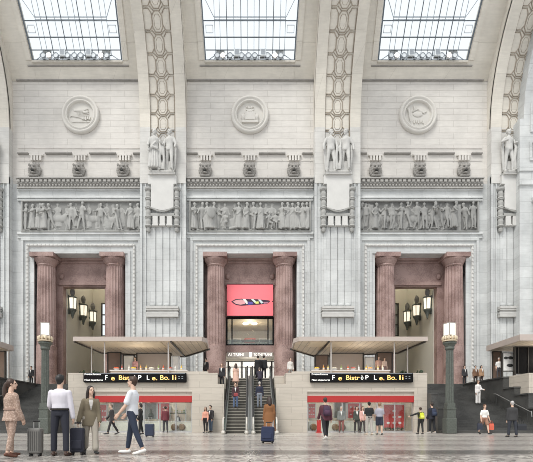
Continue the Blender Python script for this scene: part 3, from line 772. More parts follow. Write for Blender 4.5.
def person(label, x, y, z, rz, H, P, top, trousers, hair, skin='skin2', fem=False, topkind='jacket', legkind='trousers', shoe=(.03,.03,.03), vox=.014, group=None, under=None, cat='person', hem=None, belt=None):
    t = thing('person', label, cat, (x, y, z), R_(rz), group); t.scale = (H/1.75,)*3
    J = joints(P, fem)
    me = remesh(body_mb(J, fem, P), vox, 2, .4)
    bm = bmesh.new(); bm.from_mesh(me); fg = MB(); bm.to_mesh(me); fg.bm.from_mesh(me); bm.free(); fingers(fg, J, P)
    for f in fg.bm.faces: f.smooth = True
    fg.bm.to_mesh(me); fg.bm.free(); bob = link('body', me, M[skin], t)
    v2 = vox*1.1
    # lower garment
    if legkind in ('trousers', 'wide', 'shorts', 'slim'):
        m = MB(); gl = {'trousers': .014, 'wide': .026, 'shorts': .022, 'slim': .009}[legkind]
        torso(m, J, fem, .010 + gl*.3, -9, .16)
        legs(m, J, gl, .40 if legkind == 'shorts' else .93, {'trousers': .066, 'wide': .088, 'shorts': .105, 'slim': .05}[legkind])
        link('shorts' if legkind == 'shorts' else 'trousers', remesh(m, v2, 2), trousers if not isinstance(trousers, tuple) else cloth(trousers), t, True)
    # upper garment
    tm = top if not isinstance(top, tuple) else cloth(top)
    m = MB()
    if topkind == 'tee':
        torso(m, J, fem, .014, -.0, .52, ((-.05, .178, .128),)); arms(m, J, .016, .36)
    elif topkind == 'shirt':
        torso(m, J, fem, .014, .07, .53); arms(m, J, .017, .98, .008)
    elif topkind == 'jacket':
        hz_ = hem or -.14
        torso(m, J, fem, .022, -.0, .52, ((hz_, .20 + max(0, -hz_-.14)*.15, .145), (-.06, .198, .145))); arms(m, J, .02, .97, .012)
    elif topkind == 'peplum':
        torso(m, J, fem, .018, -.0, .50, ((-.13, .225, .17), (-.05, .205, .15))); arms(m, J, .018, .97, .012)
    elif topkind == 'coat':
        torso(m, J, fem, .03, .0, .53, ((-.60, .265, .225), (-.3, .24, .19), (-.12, .22, .165))); arms(m, J, .024, .97, .016)
    elif topkind == 'dress':
        torso(m, J, fem, .012, .0, .48, ((-.52, .27, .23), (-.3, .235, .19), (-.1, .195, .14))); arms(m, J, .014, .3)
    tob = link({'tee': 't_shirt', 'peplum': 'jacket'}.get(topkind, topkind), remesh(m, v2, 4), tm, t, True)
    if topkind in ('jacket', 'coat', 'peplum'):                       # shirt front seen between lapels
        m = MB(); Rt, c = J['R'], J['pel']
        gg = .03 if topkind == 'coat' else .022
        fr = []
        for zz, w, yy in ((.47, .05, .082), (.40, .045, .112), (.30, .028, .128 if fem else .12), (.20, .008, .105)):
            fr.append([c + Rt @ Vector((-w, yy+gg-.012, zz)), c + Rt @ Vector((w, yy+gg-.012, zz)), c + Rt @ Vector((w, yy+gg+.004, zz)), c + Rt @ Vector((-w, yy+gg+.004, zz))])
        m.loft(fr); m.build('shirt_front', cloth(under or (.7, .7, .68)), tob)
        m = MB()
        for s in (-1, 1): m.poly([c + Rt @ Vector((s*.05, -.03, .525)), c + Rt @ Vector((s*.075, .05, .50)), c + Rt @ Vector((s*.06, .105+gg, .40)), c + Rt @ Vector((s*.015, .115+gg, .22))], [.012, .016, .018, .008], 6)
        m.build('lapel', tm, tob)
    if belt:
        m = MB(); zz = .13 if topkind != 'shirt' else .075
        m.loft([ell_ring(J['pel'] + J['R'] @ Vector((0, 0, zz+dz)), (.15 if fem else .165)+gx, (.108 if fem else .115)+gx, J['R'], 24) for dz, gx in ((-.02, .025), (-.018, .033), (.018, .033), (.02, .025))])
        m.build('belt', cloth(belt), tob)
    for q in 'lr':
        m = MB(); J2 = {k: J[k] for k in J}
        a, tt = J['ank'+q], J['toe'+q]; dd = (tt-a)
        m.ell(a + Vector((0, -.03, -.04)), (.044, .055, .046), 10, 8); m.tube(a + Vector((0, -.02, -.045)), tt, .044, .037, 10); m.ell(tt + Vector((0, .01, .0)), (.048, .062, .032), 10, 8)
        sh = link('shoe', remesh(m, .012, 2), cloth(shoe, .5), t, True)
    if hair:
        style, hc = hair
        hm = hair_geo(J, style, P); link('hair', remesh(hm, .011, 2, .4), cloth(hc, .5), t, True)
        c, R = J['head'], J['Rh']
    c, R = J['head'], J['Rh']
    for s in (-1, 1):
        m = MB(); m.ell(c + R @ Vector((s*.031, .075, .012)), (.014, .010, .009), 8, 6, R); m.build('eye', M['black'], bob)
    m = MB(); m.ell(c + R @ Vector((0, .084, -.062)), (.024, .010, .007), 8, 6, R); m.build('mouth', cloth((.38, .12, .10)), bob)
    t['_J'] = 0; del t['_J']
    return t, J
def world(t, J, key):
    s = t.scale[0]; return t.location + Matrix.Rotation(t.rotation_euler.z, 3, 'Z') @ (J[key]*s)
STAND = dict(al=2, ar=-2, el=10, er=14)
WALK = dict(hl=20, kl=6, hr=-18, kr=14, al=-16, ar=18, el=14, er=24, lean=3)
WALK2 = dict(hl=-16, kl=16, hr=18, kr=5, al=16, ar=-14, el=22, er=12, lean=3)
SHOP = dict(al=6, ar=6, el=20, er=20, hl=5, hr=-5, kl=4, kr=6)

# ---- luggage
def rbox(w, d, h, r=.03, seg=2, z0=0):
    m = MB(); m.box(-w/2, w/2, -d/2, d/2, z0, z0+h); m.bevel(r, seg); return m
def suitcase(label, x, y, rz, w, d, h, col, hand, ribs=True, grp='wheeled suitcases', soft=False, tilt=0):
    t = thing('suitcase', label, 'suitcase', (x, y, 0), R_(rz), grp); t.rotation_euler = (R_(tilt), 0, R_(rz))
    m = rbox(w, d, h-.06, .045, 3, .06); mat = cloth(col, .45 if not soft else .9); m.build('shell', mat, t)
    dk = cloth(tuple(c*.45 for c in col), .5)
    m = MB()
    if ribs:
        n = 6
        for k in range(n):
            xx = -w/2 + w*(k+.7)/(n+.4); 
            for s in (-1, 1): m.box(xx-.008, xx+.008, s*d/2-.006, s*d/2+.006, .12, h-.07)
    m.box(-w/2-.003, w/2+.003, -.008, .008, .1, h-.06)
    m.build('ribs' if ribs else 'zip', dk, t)
    if soft:
        p = MB(); p.box(-w*.38, w*.38, -d/2-.03, -d/2+.03, .14, h*.55); p.bevel(.02, 2); p.build('front_pocket', mat, t)
    for sx in (-1, 1):
        for sy in (-1, 1):
            p = MB(); p.tube((sx*(w/2-.05)-.012, sy*(d/2-.05), .032), (sx*(w/2-.05)+.012, sy*(d/2-.05), .032), .032, n=12); p.box(sx*(w/2-.05)-.02, sx*(w/2-.05)+.02, sy*(d/2-.05)-.02, sy*(d/2-.05)+.02, .04, .09)
            p.build('wheel', M['rubber'], t)
    p = MB()
    for s in (-1, 1): p.tube((s*w*.2, d*.25, h-.05), (s*w*.2, d*.25, h+hand), .009, n=8)
    rod = p.build('handle_rod', M['steel'], t)
    p = MB(); p.box(-w*.2-.02, w*.2+.02, d*.25-.016, d*.25+.016, h+hand-.01, h+hand+.022); p.bevel(.008, 1); p.build('grip', M['rubber'], rod)
    return t
def shopping_bag(label, x, y, z, rz, w, d, h, col, grp='carried bags', handles=.16, name='shopping_bag'):
    t = thing(name, label, 'bag', (x, y, z), R_(rz), grp)
    m = MB(); m.loft([[(-w/2, -d/2, 0), (w/2, -d/2, 0), (w/2, d/2, 0), (-w/2, d/2, 0)], [(-w*.52, -d*.5, h*.7), (w*.52, -d*.5, h*.7), (w*.52, d*.5, h*.7), (-w*.52, d*.5, h*.7)], [(-w*.48, -d*.35, h), (w*.48, -d*.35, h), (w*.48, d*.35, h), (-w*.48, d*.35, h)]])
    m.build('pouch', cloth(col, .6), t)
    for s in (-1, 1):
        m = MB(); m.poly([(-w*.28, s*d*.3, h-.03), (-w*.2, s*d*.2, h+handles*.7), (0, s*d*.1, h+handles), (w*.2, s*d*.2, h+handles*.7), (w*.28, s*d*.3, h-.03)], .008, 5); m.build('handle', cloth(tuple(c*.6 for c in col)), t)
    return t
def backpack(label, p, J, col, pocket):
    s = p.scale[0]; t = thing('backpack', label, 'backpack', p.location, p.rotation_euler.z, 'backpacks'); t.scale = p.scale
    c, R = J['pel'], J['R']; off = -.145
    def q(x, y, z): return c + R @ Vector((x, y+off, z))
    m = MB(); m.loft([[q(sx*w, yy, z) for sx, yy in ((-1, -.0), (-1, -dpt), (-.6, -dpt-.03), (.6, -dpt-.03), (1, -dpt), (1, 0))] for z, w, dpt in ((.05, .11, .06), (.07, .14, .1), (.3, .14, .09), (.42, .12, .07), (.46, .07, .03))]); m.build('bag', cloth(col), t, True)
    m = MB(); m.loft([[q(sx*w, yy, z) for sx, yy in ((-1, -.08), (-1, -dpt), (1, -dpt), (1, -.08))] for z, w, dpt in ((.08, .1, .14), (.1, .12, .165), (.25, .12, .16), (.27, .09, .13))]); m.build('front_pocket', cloth(pocket), t, True)
    for sd in (-1, 1):
        m = MB(); m.poly([q(sd*.08, -.02, .44), c + R @ Vector((sd*.105, -.02, .51)), c + R @ Vector((sd*.115, .09, .47)), c + R @ Vector((sd*.12, .145, .36)), c + R @ Vector((sd*.16, .06, .2)), q(sd*.12, -.02, .12)], .016, 6); m.build('strap', cloth(tuple(x*.7 for x in col)), t)
    return t

def at(px, pyf): Y = gy(pyf); return X_(px, Y), Y
# ---------------- foreground
x, y = at(11, 457.2)
pw = pattern_cloth('patterned beige suit cloth', (.60, .46, .38), (.33, .23, .18), 26)
person('woman in a patterned beige trouser suit with long brown hair, standing at the far left', x, y, 0, -28, 1.60, dict(hl=8, hr=-7, kl=4, kr=8, al=4, ar=8, el=55, er=14, yaw=-48), pw, pw, ('ponytail', (.045, .022, .014)), fem=True, topkind='peplum', legkind='slim', shoe=(.13, .05, .03), vox=.011, belt=(.30, .20, .16))
x, y = at(35.5, 456.2)
suitcase('ribbed grey hard suitcase standing alone between the patterned suit woman and white shirt man', x, y, 4, .28, .21, .60, (.165, .16, .15), .14)
x, y = at(60, 456)
person('dark-haired man in white shirt and navy trousers seen from behind', x, y, 0, 6, 1.73, dict(sl=5, sr=5, al=14, ar=2, el=38, er=8, bl=12, br=10, il=22, hl=2, hr=-2, yaw=-12), (.66, .64, .70), (.022, .024, .036), ('short', (.012, .011, .011)), topkind='shirt', legkind='trousers', shoe=(.05, .025, .018), vox=.011, belt=(.02, .015, .012))
x, y = at(77.5, 455)
suitcase('dark navy soft suitcase held by the woman in the olive blazer', x, y, 8, .29, .22, .60, (.028, .03, .045), .10, False, soft=True)
x, y = at(90.5, 454.2)
person('smiling woman in an olive blazer and pale trousers walking towards the camera', x, y, 0, 205, 1.53, dict(hl=14, kl=4, hr=-12, kr=18, al=2, ar=-6, el=8, er=10, bl=8, br=16, yaw=22, lean=1), (.185, .155, .105), (.40, .365, .31), ('long', (.02, .012, .009)), fem=True, topkind='jacket', legkind='wide', shoe=(.015, .015, .015), vox=.011, under=(.50, .48, .46), hem=-.21)
x, y = at(132.3, 454.3)
person('man in white t-shirt and blue jeans striding to the left', x, y, 0, 84, 1.74, dict(hl=-16, kl=7, hr=12, kr=3, al=18, ar=14, el=22, er=30, bl=6, br=6, lean=-2), (.70, .72, .76), (.024, .034, .060), ('short', (.05, .025, .014)), topkind='tee', legkind='slim', shoe=(.75, .74, .72), vox=.011)
# ---------------- middle distance on the hall floor
def far(label, px, pyf, hpx, rz, P, *a, **k):
    X, Y = at(px, pyf); H = min(1.92, max(1.45, hpx*Y/F)) if 'H' not in k else k.pop('H')
    k.setdefault('vox', .02); return person(label, X, Y, 0, rz, H, P, *a, **k)
far('businessman in dark suit walking behind the olive blazer woman', 112, 434.6, 30.5, 115, WALK, (.03, .028, .03), (.03, .028, .03), ('crop', (.16, .12, .09)), under=(.7, .7, .7))
_t, _J = far('person in black carrying a white bag behind the t-shirt man', 140.5, 434.6, 31, 100, SHOP, (.015, .015, .016), (.015, .015, .016), ('bob', (.02, .014, .012)), fem=True)
p = world(_t, _J, 'wrr'); shopping_bag('white paper bag held beside the person in black', p.x+.02, p.y-.02, p.z-.52, 80, .24, .1, .36, (.7, .67, .62))
x, y = at(149.8, 437.2)
suitcase('dark blue suitcase with raised handle, left of the stone shop corner', x, y, 0, .40, .27, .62, (.022, .032, .062), .34, False)
far('woman in peach top with dark trousers, left one of the pair by the podium wall', 205.6, 432.8, 24.5, 165, SHOP, (.62, .30, .22), (.02, .018, .02), ('long', (.10, .05, .03)), fem=True, topkind='shirt', H=1.62)
far('man in dark jacket and jeans, right one of the pair by the podium wall', 210.6, 432.6, 26, 150, SHOP, (.03, .028, .03), (.10, .14, .20), ('short', (.03, .02, .015)), H=1.74)
x, y = at(269.5, 439.3)
_t, _J = person('long-haired woman in a rust brown coat walking away towards the escalators', x, y, 0, 6, 1.76, dict(WALK, al=6, ar=-4, el=6, bl=8), (.22, .095, .035), (.30, .28, .27), ('long', (.03, .016, .012)), fem=True, topkind='coat', legkind='trousers', shoe=(.70, .68, .64), vox=.015)
x, y = at(267.5, 443.5)
suitcase('navy suitcase pulled by the woman in the rust coat', x, y, -14, .42, .28, .56, (.02, .028, .065), .16, False, soft=True, tilt=-10)
_t, _J = far('man in burgundy jacket with a backpack walking away past the right shop', 325.5, 439.5, 42, 8, WALK2, (.10, .03, .045), (.015, .015, .018), ('short', (.035, .02, .015)), shoe=(.75, .73, .7), vox=.016)
backpack('dark purple backpack on the man in the burgundy jacket', _t, _J, (.055, .03, .06), (.075, .035, .07))
far('man in black t-shirt and light grey trousers facing the right shop', 369.2, 435.2, 33, 8, SHOP, (.018, .02, .022), (.40, .37, .34), ('short', (.02, .015, .012)), topkind='tee', shoe=(.5, .42, .34))
far('man in lavender grey t-shirt and navy shorts beside the black t-shirt man', 379.5, 435, 32, -6, SHOP, (.36, .36, .42), (.025, .03, .05), ('short', (.25, .16, .09)), topkind='tee', legkind='shorts', shoe=(.05, .05, .05))
_t, _J = far('boy in black with outstretched arm at the right podium corner', 420.5, 434.2, 27, 8, dict(STAND, al=12, bl=70, el=8, il=0, hl=6, hr=-6), (.02, .02, .02), (.015, .015, .015), ('short', (.05, .03, .02)), H=1.52, topkind='shirt')
backpack('yellow and black backpack on the boy at the podium corner', _t, _J, (.55, .60, .04), (.72, .75, .12))
_t, _J = far('person in dark navy jacket with a rucksack in front of the dark staircase wall', 432, 433.4, 30.5, 15, SHOP, (.018, .02, .03), (.015, .016, .02), ('short', (.03, .02, .015)), shoe=(.55, .53, .5))
backpack('dark blue rucksack on the person by the dark staircase', _t, _J, (.03, .04, .075), (.035, .05, .09))
_t, _J = far('woman in white top carrying shopping bags in front of the dark stairs', 484.3, 434.3, 30, 184, dict(WALK, al=0, ar=0, bl=14, br=14), (.76, .75, .72), (.30, .16, .11), ('short', (.14, .07, .04)), fem=True, topkind='tee', legkind='shorts')
for q, nm, col, dx in (('r', 'dark blue shopping bag in the white top woman\'s hand', (.03, .035, .055), -.08), ('l', 'red shopping bag in the white top woman\'s hand', (.62, .12, .07), .08)):
    p = world(_t, _J, 'wr'+q); shopping_bag(nm, p.x+dx, p.y-.02, p.z-.56, 0, .25, .12, .36, col)
_t, _J = far('grey-haired man in dark jacket seen from behind on the right', 512.3, 437.2, 36, -4, dict(STAND, sl=6, sr=6, hl=4, hr=-6), (.04, .04, .042), (.03, .034, .045), ('crop', (.45, .43, .42)))
p = world(_t, _J, 'wrr'); shopping_bag('black holdall hanging from the grey-haired man\'s right hand', p.x+.18, p.y, .32, 10, .46, .2, .3, (.02, .022, .028), name='holdall', handles=.2)
# ================================================================== PODIUM, STAIRS, ESCALATORS
PF = 28.8
m = MB()
SHOPS = {-1: (-10.2, -3.8), 1: (3.75, 10.75)}                          # shop recess X ranges
SZ = 2.74
for s in (-1, 1):
    a, b = SHOPS[s]; L, Rr = sorted((s*(11.9 if s < 0 else 11.6), s*1.7)); nx = s*(2.12 if s < 0 else 2.35)
    if s < 0: m.box(L, a, PF, 37.5, 0, ZF); m.box(b, nx, PF, 37.5, 0, ZF); m.box(nx, Rr, PF, PF+.25, 0, 3.17); m.box(nx, Rr, PF+.25, 30.6, 0, 2.95); m.box(nx, Rr, 30.6, 37.5, 0, ZF)
    else: m.box(nx, a, PF, 37.5, 0, ZF); m.box(b, Rr, PF, 37.5, 0, ZF); m.box(L, nx, PF, PF+.25, 0, 3.17); m.box(L, nx, PF+.25, 30.6, 0, 2.95); m.box(L, nx, 30.6, 37.5, 0, ZF)
    m.box(a, b, PF, 37.5, SZ, ZF); m.box(a, b, PF+3.0, 37.5, 0, SZ)
    m.box(*sorted((s*18.25, s*33)), PF, 38.5, 0, ZF)                   # outer podiums
struct('wall_podium', m, M['podium'])
m = MB()
for s in (-1, 1):
    m.box(*sorted((s*1.7, s*33)), 37.5, 42, ZF-.4, ZF)
m.box(-1.7, 1.7, 33.2, 50, ZF-.4, ZF); m.box(-4.2, 4.2, 41, 49, ZF-.4, ZF)
for c in BAYS[::2]: m.box(c-3, c+3, 41, 50, ZF-.4, ZF)
struct('floor_upper', m, M['podium'])
m = MB()
for s in (-1, 1):
    # low stone parapet blocks next to the escalators
    m.box(*sorted((s*2.75, s*4.9)), PF+.02, PF+.4, ZF, ZF+.1)
trim(m, M['podium'])
# ---- granite stairs left and right
m = MB(); n = 24; run = 11.0/n
for s in (-1, 1):
    for k in range(n):
        y0 = 26.7 + k*run; m.box(*sorted((s*(11.9 if s < 0 else 11.6), s*18.25)), y0, 37.8, k*ZF/n, (k+1)*ZF/n)
struct('floor_stairs', m, M['darkstep'])
m = MB()
for s in (-1, 1):                                                      # stepped granite parapets against the outer podium walls
    for y0, y1, z in ((31.0, 37.6, 3.78), (29.7, 31.0, 2.98), (28.2, 29.7, 2.45), (26.9, 28.2, 1.5)):
        m.box(*sorted((s*17.85, s*18.3)), y0, y1, 0, z); m.box(*sorted((s*17.78, s*18.32)), y0-.04, y1, z, z+.1)
    xi_ = 11.92 if s < 0 else 11.62
    for y0, y1, z in ((31.0, 37.6, 3.78), (29.7, 31.0, 2.98), (28.2, 29.7, 2.45), (27.2, 28.2, 1.5)):
        m.box(*sorted((s*xi_, s*(xi_+.42))), y0, y1, 0, z); m.box(*sorted((s*(xi_-.01), s*(xi_+.48))), y0-.04, y1, z, z+.1)
trim(m, M['dark'])
for s, nm in ((1, 'right'), (-1, 'left')):
    t = thing('stair_handrail', 'thin metal handrail sloping down beside the %s staircase' % nm, 'handrail', (s*17.72, 30, 0), 0, 'stair handrails')
    m = MB(); y0, y1 = -2.1, 1.7
    def hz(y): return (y+30-26.7)*.355 + .92
    m.poly([(0, y0-.25, hz(y0)-.35), (0, y0-.2, hz(y0)), (0, y0, hz(y0)+.02), (0, y1, hz(y1)), (0, y1+.3, hz(y1)+.02)], .025, 8); m.build('rail', M['steel'], t)
    for q in (-1.9, .0, 1.6):
        m = MB(); m.tube((0, q, hz(q)-.95), (0, q, hz(q)), .016, n=8); m.build('post', M['iron'], t)
# ---- escalators
EY0, EY1, EB = 25.2, 32.6, 26.1
def ez(y): return 0.02 + max(0, min(1, (y-EB)/(EY1-EB)))*(ZF-.02)
for s, nm in ((-1, 'left'), (1, 'right')):
    cx = s*.85
    t = thing('escalator', '%s escalator rising to the middle portal between the podium blocks' % nm, 'escalator', (cx, EY0, 0), 0, 'escalators')
    st, ri = MB(), MB(); n = 20; d = (EY1-EB)/n
    for k in range(n):
        y = EB-EY0 + k*d; z = (k+1)*ZF/n
        st.box(-.58, .58, y, y+d+.02, z-.05, z)
        ri.box(-.58, .58, y+.02, y+d+.3, z-.26, z-.05)
        for q in range(10): ri.box(-.52+q*.115-.02, -.52+q*.115+.02, y+.005, y+.03, z-.2, z-.05)
    st.box(-.5, .5, -.15, EB-EY0, 0, .02); st.box(-.5, .5, EY1-EY0, EY1-EY0+1.3, ZF-.05, ZF+.0)
    st.build('steps', M['escstep'], t); ri.build('risers', M['escriser'], t)
    for q in (-1, 1):
        x0 = q*.66
        path = [(y, ez(y+EY0)) for y in (-.3, .0, EB-EY0, 2.2, 3.5, 5, 6.2, EY1-EY0, EY1-EY0+1.2)]
        m = MB(); m.loft([[(x0-.08, y, max(0, z-.6)), (x0+.08, y, max(0, z-.6)), (x0+.08, y, z+.2), (x0-.08, y, z+.2)] for y, z in path]); m.build('skirt', M['skirt'], t)
        m = MB(); m.loft([[(x0-.015, y, z+.14), (x0+.015, y, z+.14), (x0+.015, y, z+.86), (x0-.015, y, z+.86)] for y, z in path]); gb = m.build('balustrade_glass', M['balglass'], t)
        m = MB(); m.poly([(x0, -.25, .78)] + [(x0, y, z+.9) for y, z in path[1:]], .045, 8); m.build('handrail', M['rubber'], gb)
        m = MB(); m.poly([(x0, -.22, .1), (x0, -.42, .3), (x0, -.46, .6), (x0, -.36, .84), (x0, -.1, .93), (x0, .3, .95)], .05, 8); m.ell((x0, -.3, .1), (.13, .3, .13), 10, 6); m.build('newel', M['newel'], t)
    bt = MB(); bt.loft([[(-.58, y, max(0, z-.9)), (.58, y, max(0, z-.9)), (.58, y, z-.28 if z > .3 else 0.005), (-.58, y, z-.28 if z > .3 else .005)] for y, z in [(EB-EY0+.6, ez(EB+.6)), (3.5, ez(3.5+EY0)), (EY1-EY0, ZF)]]); bt.build('truss', M['iron'], t)

m = MB(); m.loft([[(-.1, y, max(0, z-.9)), (.1, y, max(0, z-.9)), (.1, y, z+.22), (-.1, y, z+.22)] for y, z in ((EY0, .02), (EB, .02), (EY1, ZF), (33.8, ZF))]); trim(m, M['skirt'])
# ================================================================== CAFE KIOSKS
def canopy(label, pts, z0, z1, beams, posts, light_band, grp='cafe canopies'):
    t = thing('cafe_canopy', label, 'canopy', (pts[0][0], pts[0][1], ZF), 0, grp); ox, oy = pts[0][0], pts[0][1]
    P = [(x-ox, y-oy) for x, y in pts]; zz0, zz1 = z0-ZF, z1-ZF
    m = MB(); m.prism(P, lambda u, v, d: (u, v, d), zz0+.08, zz1-.04); m.build('roof', M['pale'], t)
    m = MB(); n = len(P); cxm = sum(p[0] for p in P)/n; cym = sum(p[1] for p in P)/n
    def ins(p, k): return (p[0]+(cxm-p[0])*k, p[1]+(cym-p[1])*k)
    out = [ins(p, -.004) for p in P]; inn = [ins(p, .02) for p in P]
    m.loft([[(*out[i], zz0), (*inn[i], zz0), (*inn[i], zz1), (*out[i], zz1)] for i in range(n)], closed=True); m.build('fascia', M['fascia'], t)
    m = MB(); m.prism([ins(p, .03) for p in P], lambda u, v, d: (u, v, d), zz0+.03, zz0+.08); m.build('soffit', M['soffit'], t)
    if light_band:
        a, b, c_, d_ = light_band; m = MB(); m.box(a-ox, b-ox, c_-oy, d_-oy, zz0-.0, zz0+.05); m.build('soffit_panel', M['soffitwood'], t)
    for (xa, ya), (xb, yb) in beams:
        m = MB(); m.tube((xa-ox, ya-oy, zz0), (xb-ox, yb-oy, zz0), .09, n=4); m.build('beam', M['frame'], t)
    for x, y in posts:
        m = MB(); m.box(x-ox-.035, x-ox+.035, y-oy-.035, y-oy+.035, 0, zz0); m.build('post', M['postgrey'], t)
    return t
KL = [(-12.05, 30), (-3.3, 30), (-3.0, 30.7), (-3.15, 33.5), (-5.5, 37.3), (-11.9, 35.2)]
canopy('wide flat cafe canopy with slatted soffit over the left podium', KL, 6.2, 6.5, [((-5.4, 30.1), (-5.5, 37.2)), ((-5.5, 37.2), (-3.1, 33.4)), ((-12, 30.1), (-11.9, 35.1)), ((-11.9, 35.2), (-5.5, 37.3))],
       [(X_(91.6, 31.5), 31.5), (X_(104.6, 30.4), 30.4), (X_(168.3, 30.4), 30.4)], (-11.6, -6.2, 30.3, 32.6))
KR = [(-x+.05, y) for x, y in KL]
canopy('wide flat cafe canopy with slatted soffit over the right podium', KR, 6.2, 6.5, [((5.4, 30.1), (5.5, 37.2)), ((5.5, 37.2), (3.1, 33.4)), ((12, 30.1), (11.9, 35.1)), ((11.9, 35.2), (5.5, 37.3))],
       [(X_(331, 30.4), 30.4), (X_(394.3, 30.4), 30.4), (X_(407.5, 31.5), 31.5)], (4.2, 7.2, 30.3, 32.4))
for s, nm in ((1, 'right'), (-1, 'left')):
    K = [(s*18.3, 29.8), (s*28, 29.8), (s*28, 35.5), (s*18.5, 34.4)]
    canopy('cafe canopy cut off by the %s edge of the picture' % nm, K, 6.2, 6.62, [], [(s*18.65, 34.0)], None)
# ---- kiosk furniture
def screen(name, label, x0, x1, y, z0, z1, mat, frame=None, grp=None, cat='panel'):
    t = thing(name, label, cat, ((x0+x1)/2, y, ZF), 0, grp); w = (x1-x0)/2
    m = MB(); m.box(-w, w, -.06, .06, z0, z1); m.bevel(.02, 1); m.build('board', mat, t)
    m = MB()
    for a in (-w, w): m.box(a-.05, a+.05, -.09, .09, 0, z1+.04)
    m.box(-w, w, -.09, .09, z1, z1+.06); m.box(-w, w, -.08, .08, z0-.05, z0); m.build('frame', frame or M['frame'], t)
    return t
def Xr(a, b, y): return X_(a, y), X_(b, y)
screen('partition', 'brown partition under the left canopy between the white posts and the menu board', *Xr(108, 121, 34.6), 34.6, .05, 2.2, M['wood'])
screen('menu_board', 'dark framed pale menu board under the left canopy', *Xr(123.5, 134.5, 34), 34, .75, 1.9, M['carve'])
screen('cabinet', 'tall white cabinet under the left canopy near its right end', *Xr(172, 179, 33.5), 33.5, .02, 1.75, M['white_paint'], M['steel'])
screen('partition', 'brown partition with a pale shelf line at the left end of the right canopy', *Xr(315, 328, 34.6), 34.6, .05, 2.0, M['wood'])
screen('partition', 'long brown back partition in the middle of the right canopy', *Xr(330, 363, 35), 35, .05, 2.2, M['fascia'])
screen('cabinet', 'tall white cabinet under the right canopy beside the standing pink top person', *Xr(365, 374, 34.5), 34.5, .02, 1.8, M['white_paint'], M['steel'])
screen('partition', 'brown partition at the right end of the right canopy', *Xr(377, 392, 34.6), 34.6, .05, 2.2, M['wood'])
screen('partition', 'long pale brown partition under the left canopy behind the bar counter', *Xr(137, 171, 35), 35, .05, 2.2, M['fascia'])
for s, nm in ((-1, 'left'), (1, 'right')):
    x0, x1 = Xr(112, 187, 30.9) if s < 0 else Xr(312, 388, 30.9)
    t = thing('bar_counter', 'low pale bar counter under the %s canopy' % nm, 'counter', ((x0+x1)/2, 30.9, ZF), 0, 'bar counters'); w = (x1-x0)/2
    m = MB(); m.box(-w, w, -.3, .3, 0, .34); m.build('front', M['woodlt'], t); m = MB(); m.box(-w-.06, w+.06, -.36, .36, .34, .4); m.build('top', M['pale'], t)
    m = MB(); m.box(-w, w, -.33, -.31, .1, .28); m.build('inlay', M['fascia'], t)
    cols = [(.75, .12, .03), (.85, .55, .04), (.8, .75, .6), (.5, .08, .05), (.9, .40, .08), (.25, .35, .1), (.8, .8, .75), (.8, .62, .2)]
    nn = 12
    for k in range(nn):
        x = -w + (k+.8)*2*w/(nn+.6) + random.uniform(-.08, .08); c = cols[(k*3 + (s > 0)) % 8]
        if k % 3 == 0:
            b = thing('fruit_bowl', '', 'bowl', ((x0+x1)/2+x, 30.9, ZF+.4), 0)
            m = MB(); m.lathe([(.08, 0), (.1, .02), (.22, .12), (.2, .12), (.08, .04)], n=16); m.build('bowl', M['pale'], b)
            for q in range(5): m = MB(); m.ell((.1*math.cos(q*1.26), .1*math.sin(q*1.26), .15), .075, 10, 8); m.build('fruit', cloth(c, .5), b, True)
            b['label'] = 'bowl of coloured fruit on the %s bar counter' % nm; b['group'] = 'fruit bowls on the %s bar counter' % nm
        else:
            b = thing('bottle', '', 'bottle', ((x0+x1)/2+x, 30.9, ZF+.4), 0)
            m = MB(); m.lathe([(.06, 0), (.065, .03), (.065, .2), (.025, .28), (.022, .36), (.03, .37)], n=12); m.build('glass', cloth(c, .3), b, True)
            m = MB(); m.lathe([(.03, .36), (.03, .4)], n=10); m.build('cap', M['gilt'], b); m = MB(); m.lathe([(.067, .07), (.067, .17)], n=12); m.build('paper_label', M['pale'], b)
            b['label'] = 'small bottle standing on the %s bar counter' % nm; b['group'] = 'bottles on the %s bar counter' % nm
# outer right kiosk: dark glazing, menu image, counter line
t = screen('menu_board', 'white menu board with dark pictures inside the far right kiosk', X_(502, 32.5), X_(514, 32.5), 32.5, .55, 1.85, M['white_paint'])
m = MB(); m.ell((-.2, -.08, 1.5), (.16, .02, .1), 10, 6); m.ell((.15, -.08, 1.5), (.2, .02, .12), 10, 6); m.ell((.1, -.08, .95), (.25, .02, .12), 10, 6); m.build('picture', M['iron'], t)
t = screen('glazed_partition', 'black glazed partition inside the far right kiosk', X_(514.5, 32), X_(548, 32), 32, .3, 2.2, M['black'], grp=None)
m = MB()
for k in range(4): m.box(-1+k*.7, -.95+k*.7, -.1, -.05, .3, 2.2)
m.build('mullion', M['frame'], t)
t = screen('partition', 'brown end wall inside the far right kiosk', X_(492, 34.2), X_(501, 34.2), 34.2, .05, 2.2, M['wood'])
screen('partition', 'brown wall inside the kiosk at the far left edge', -27, -18.9, 34, .05, 2.2, M['wood'])
m = MB()
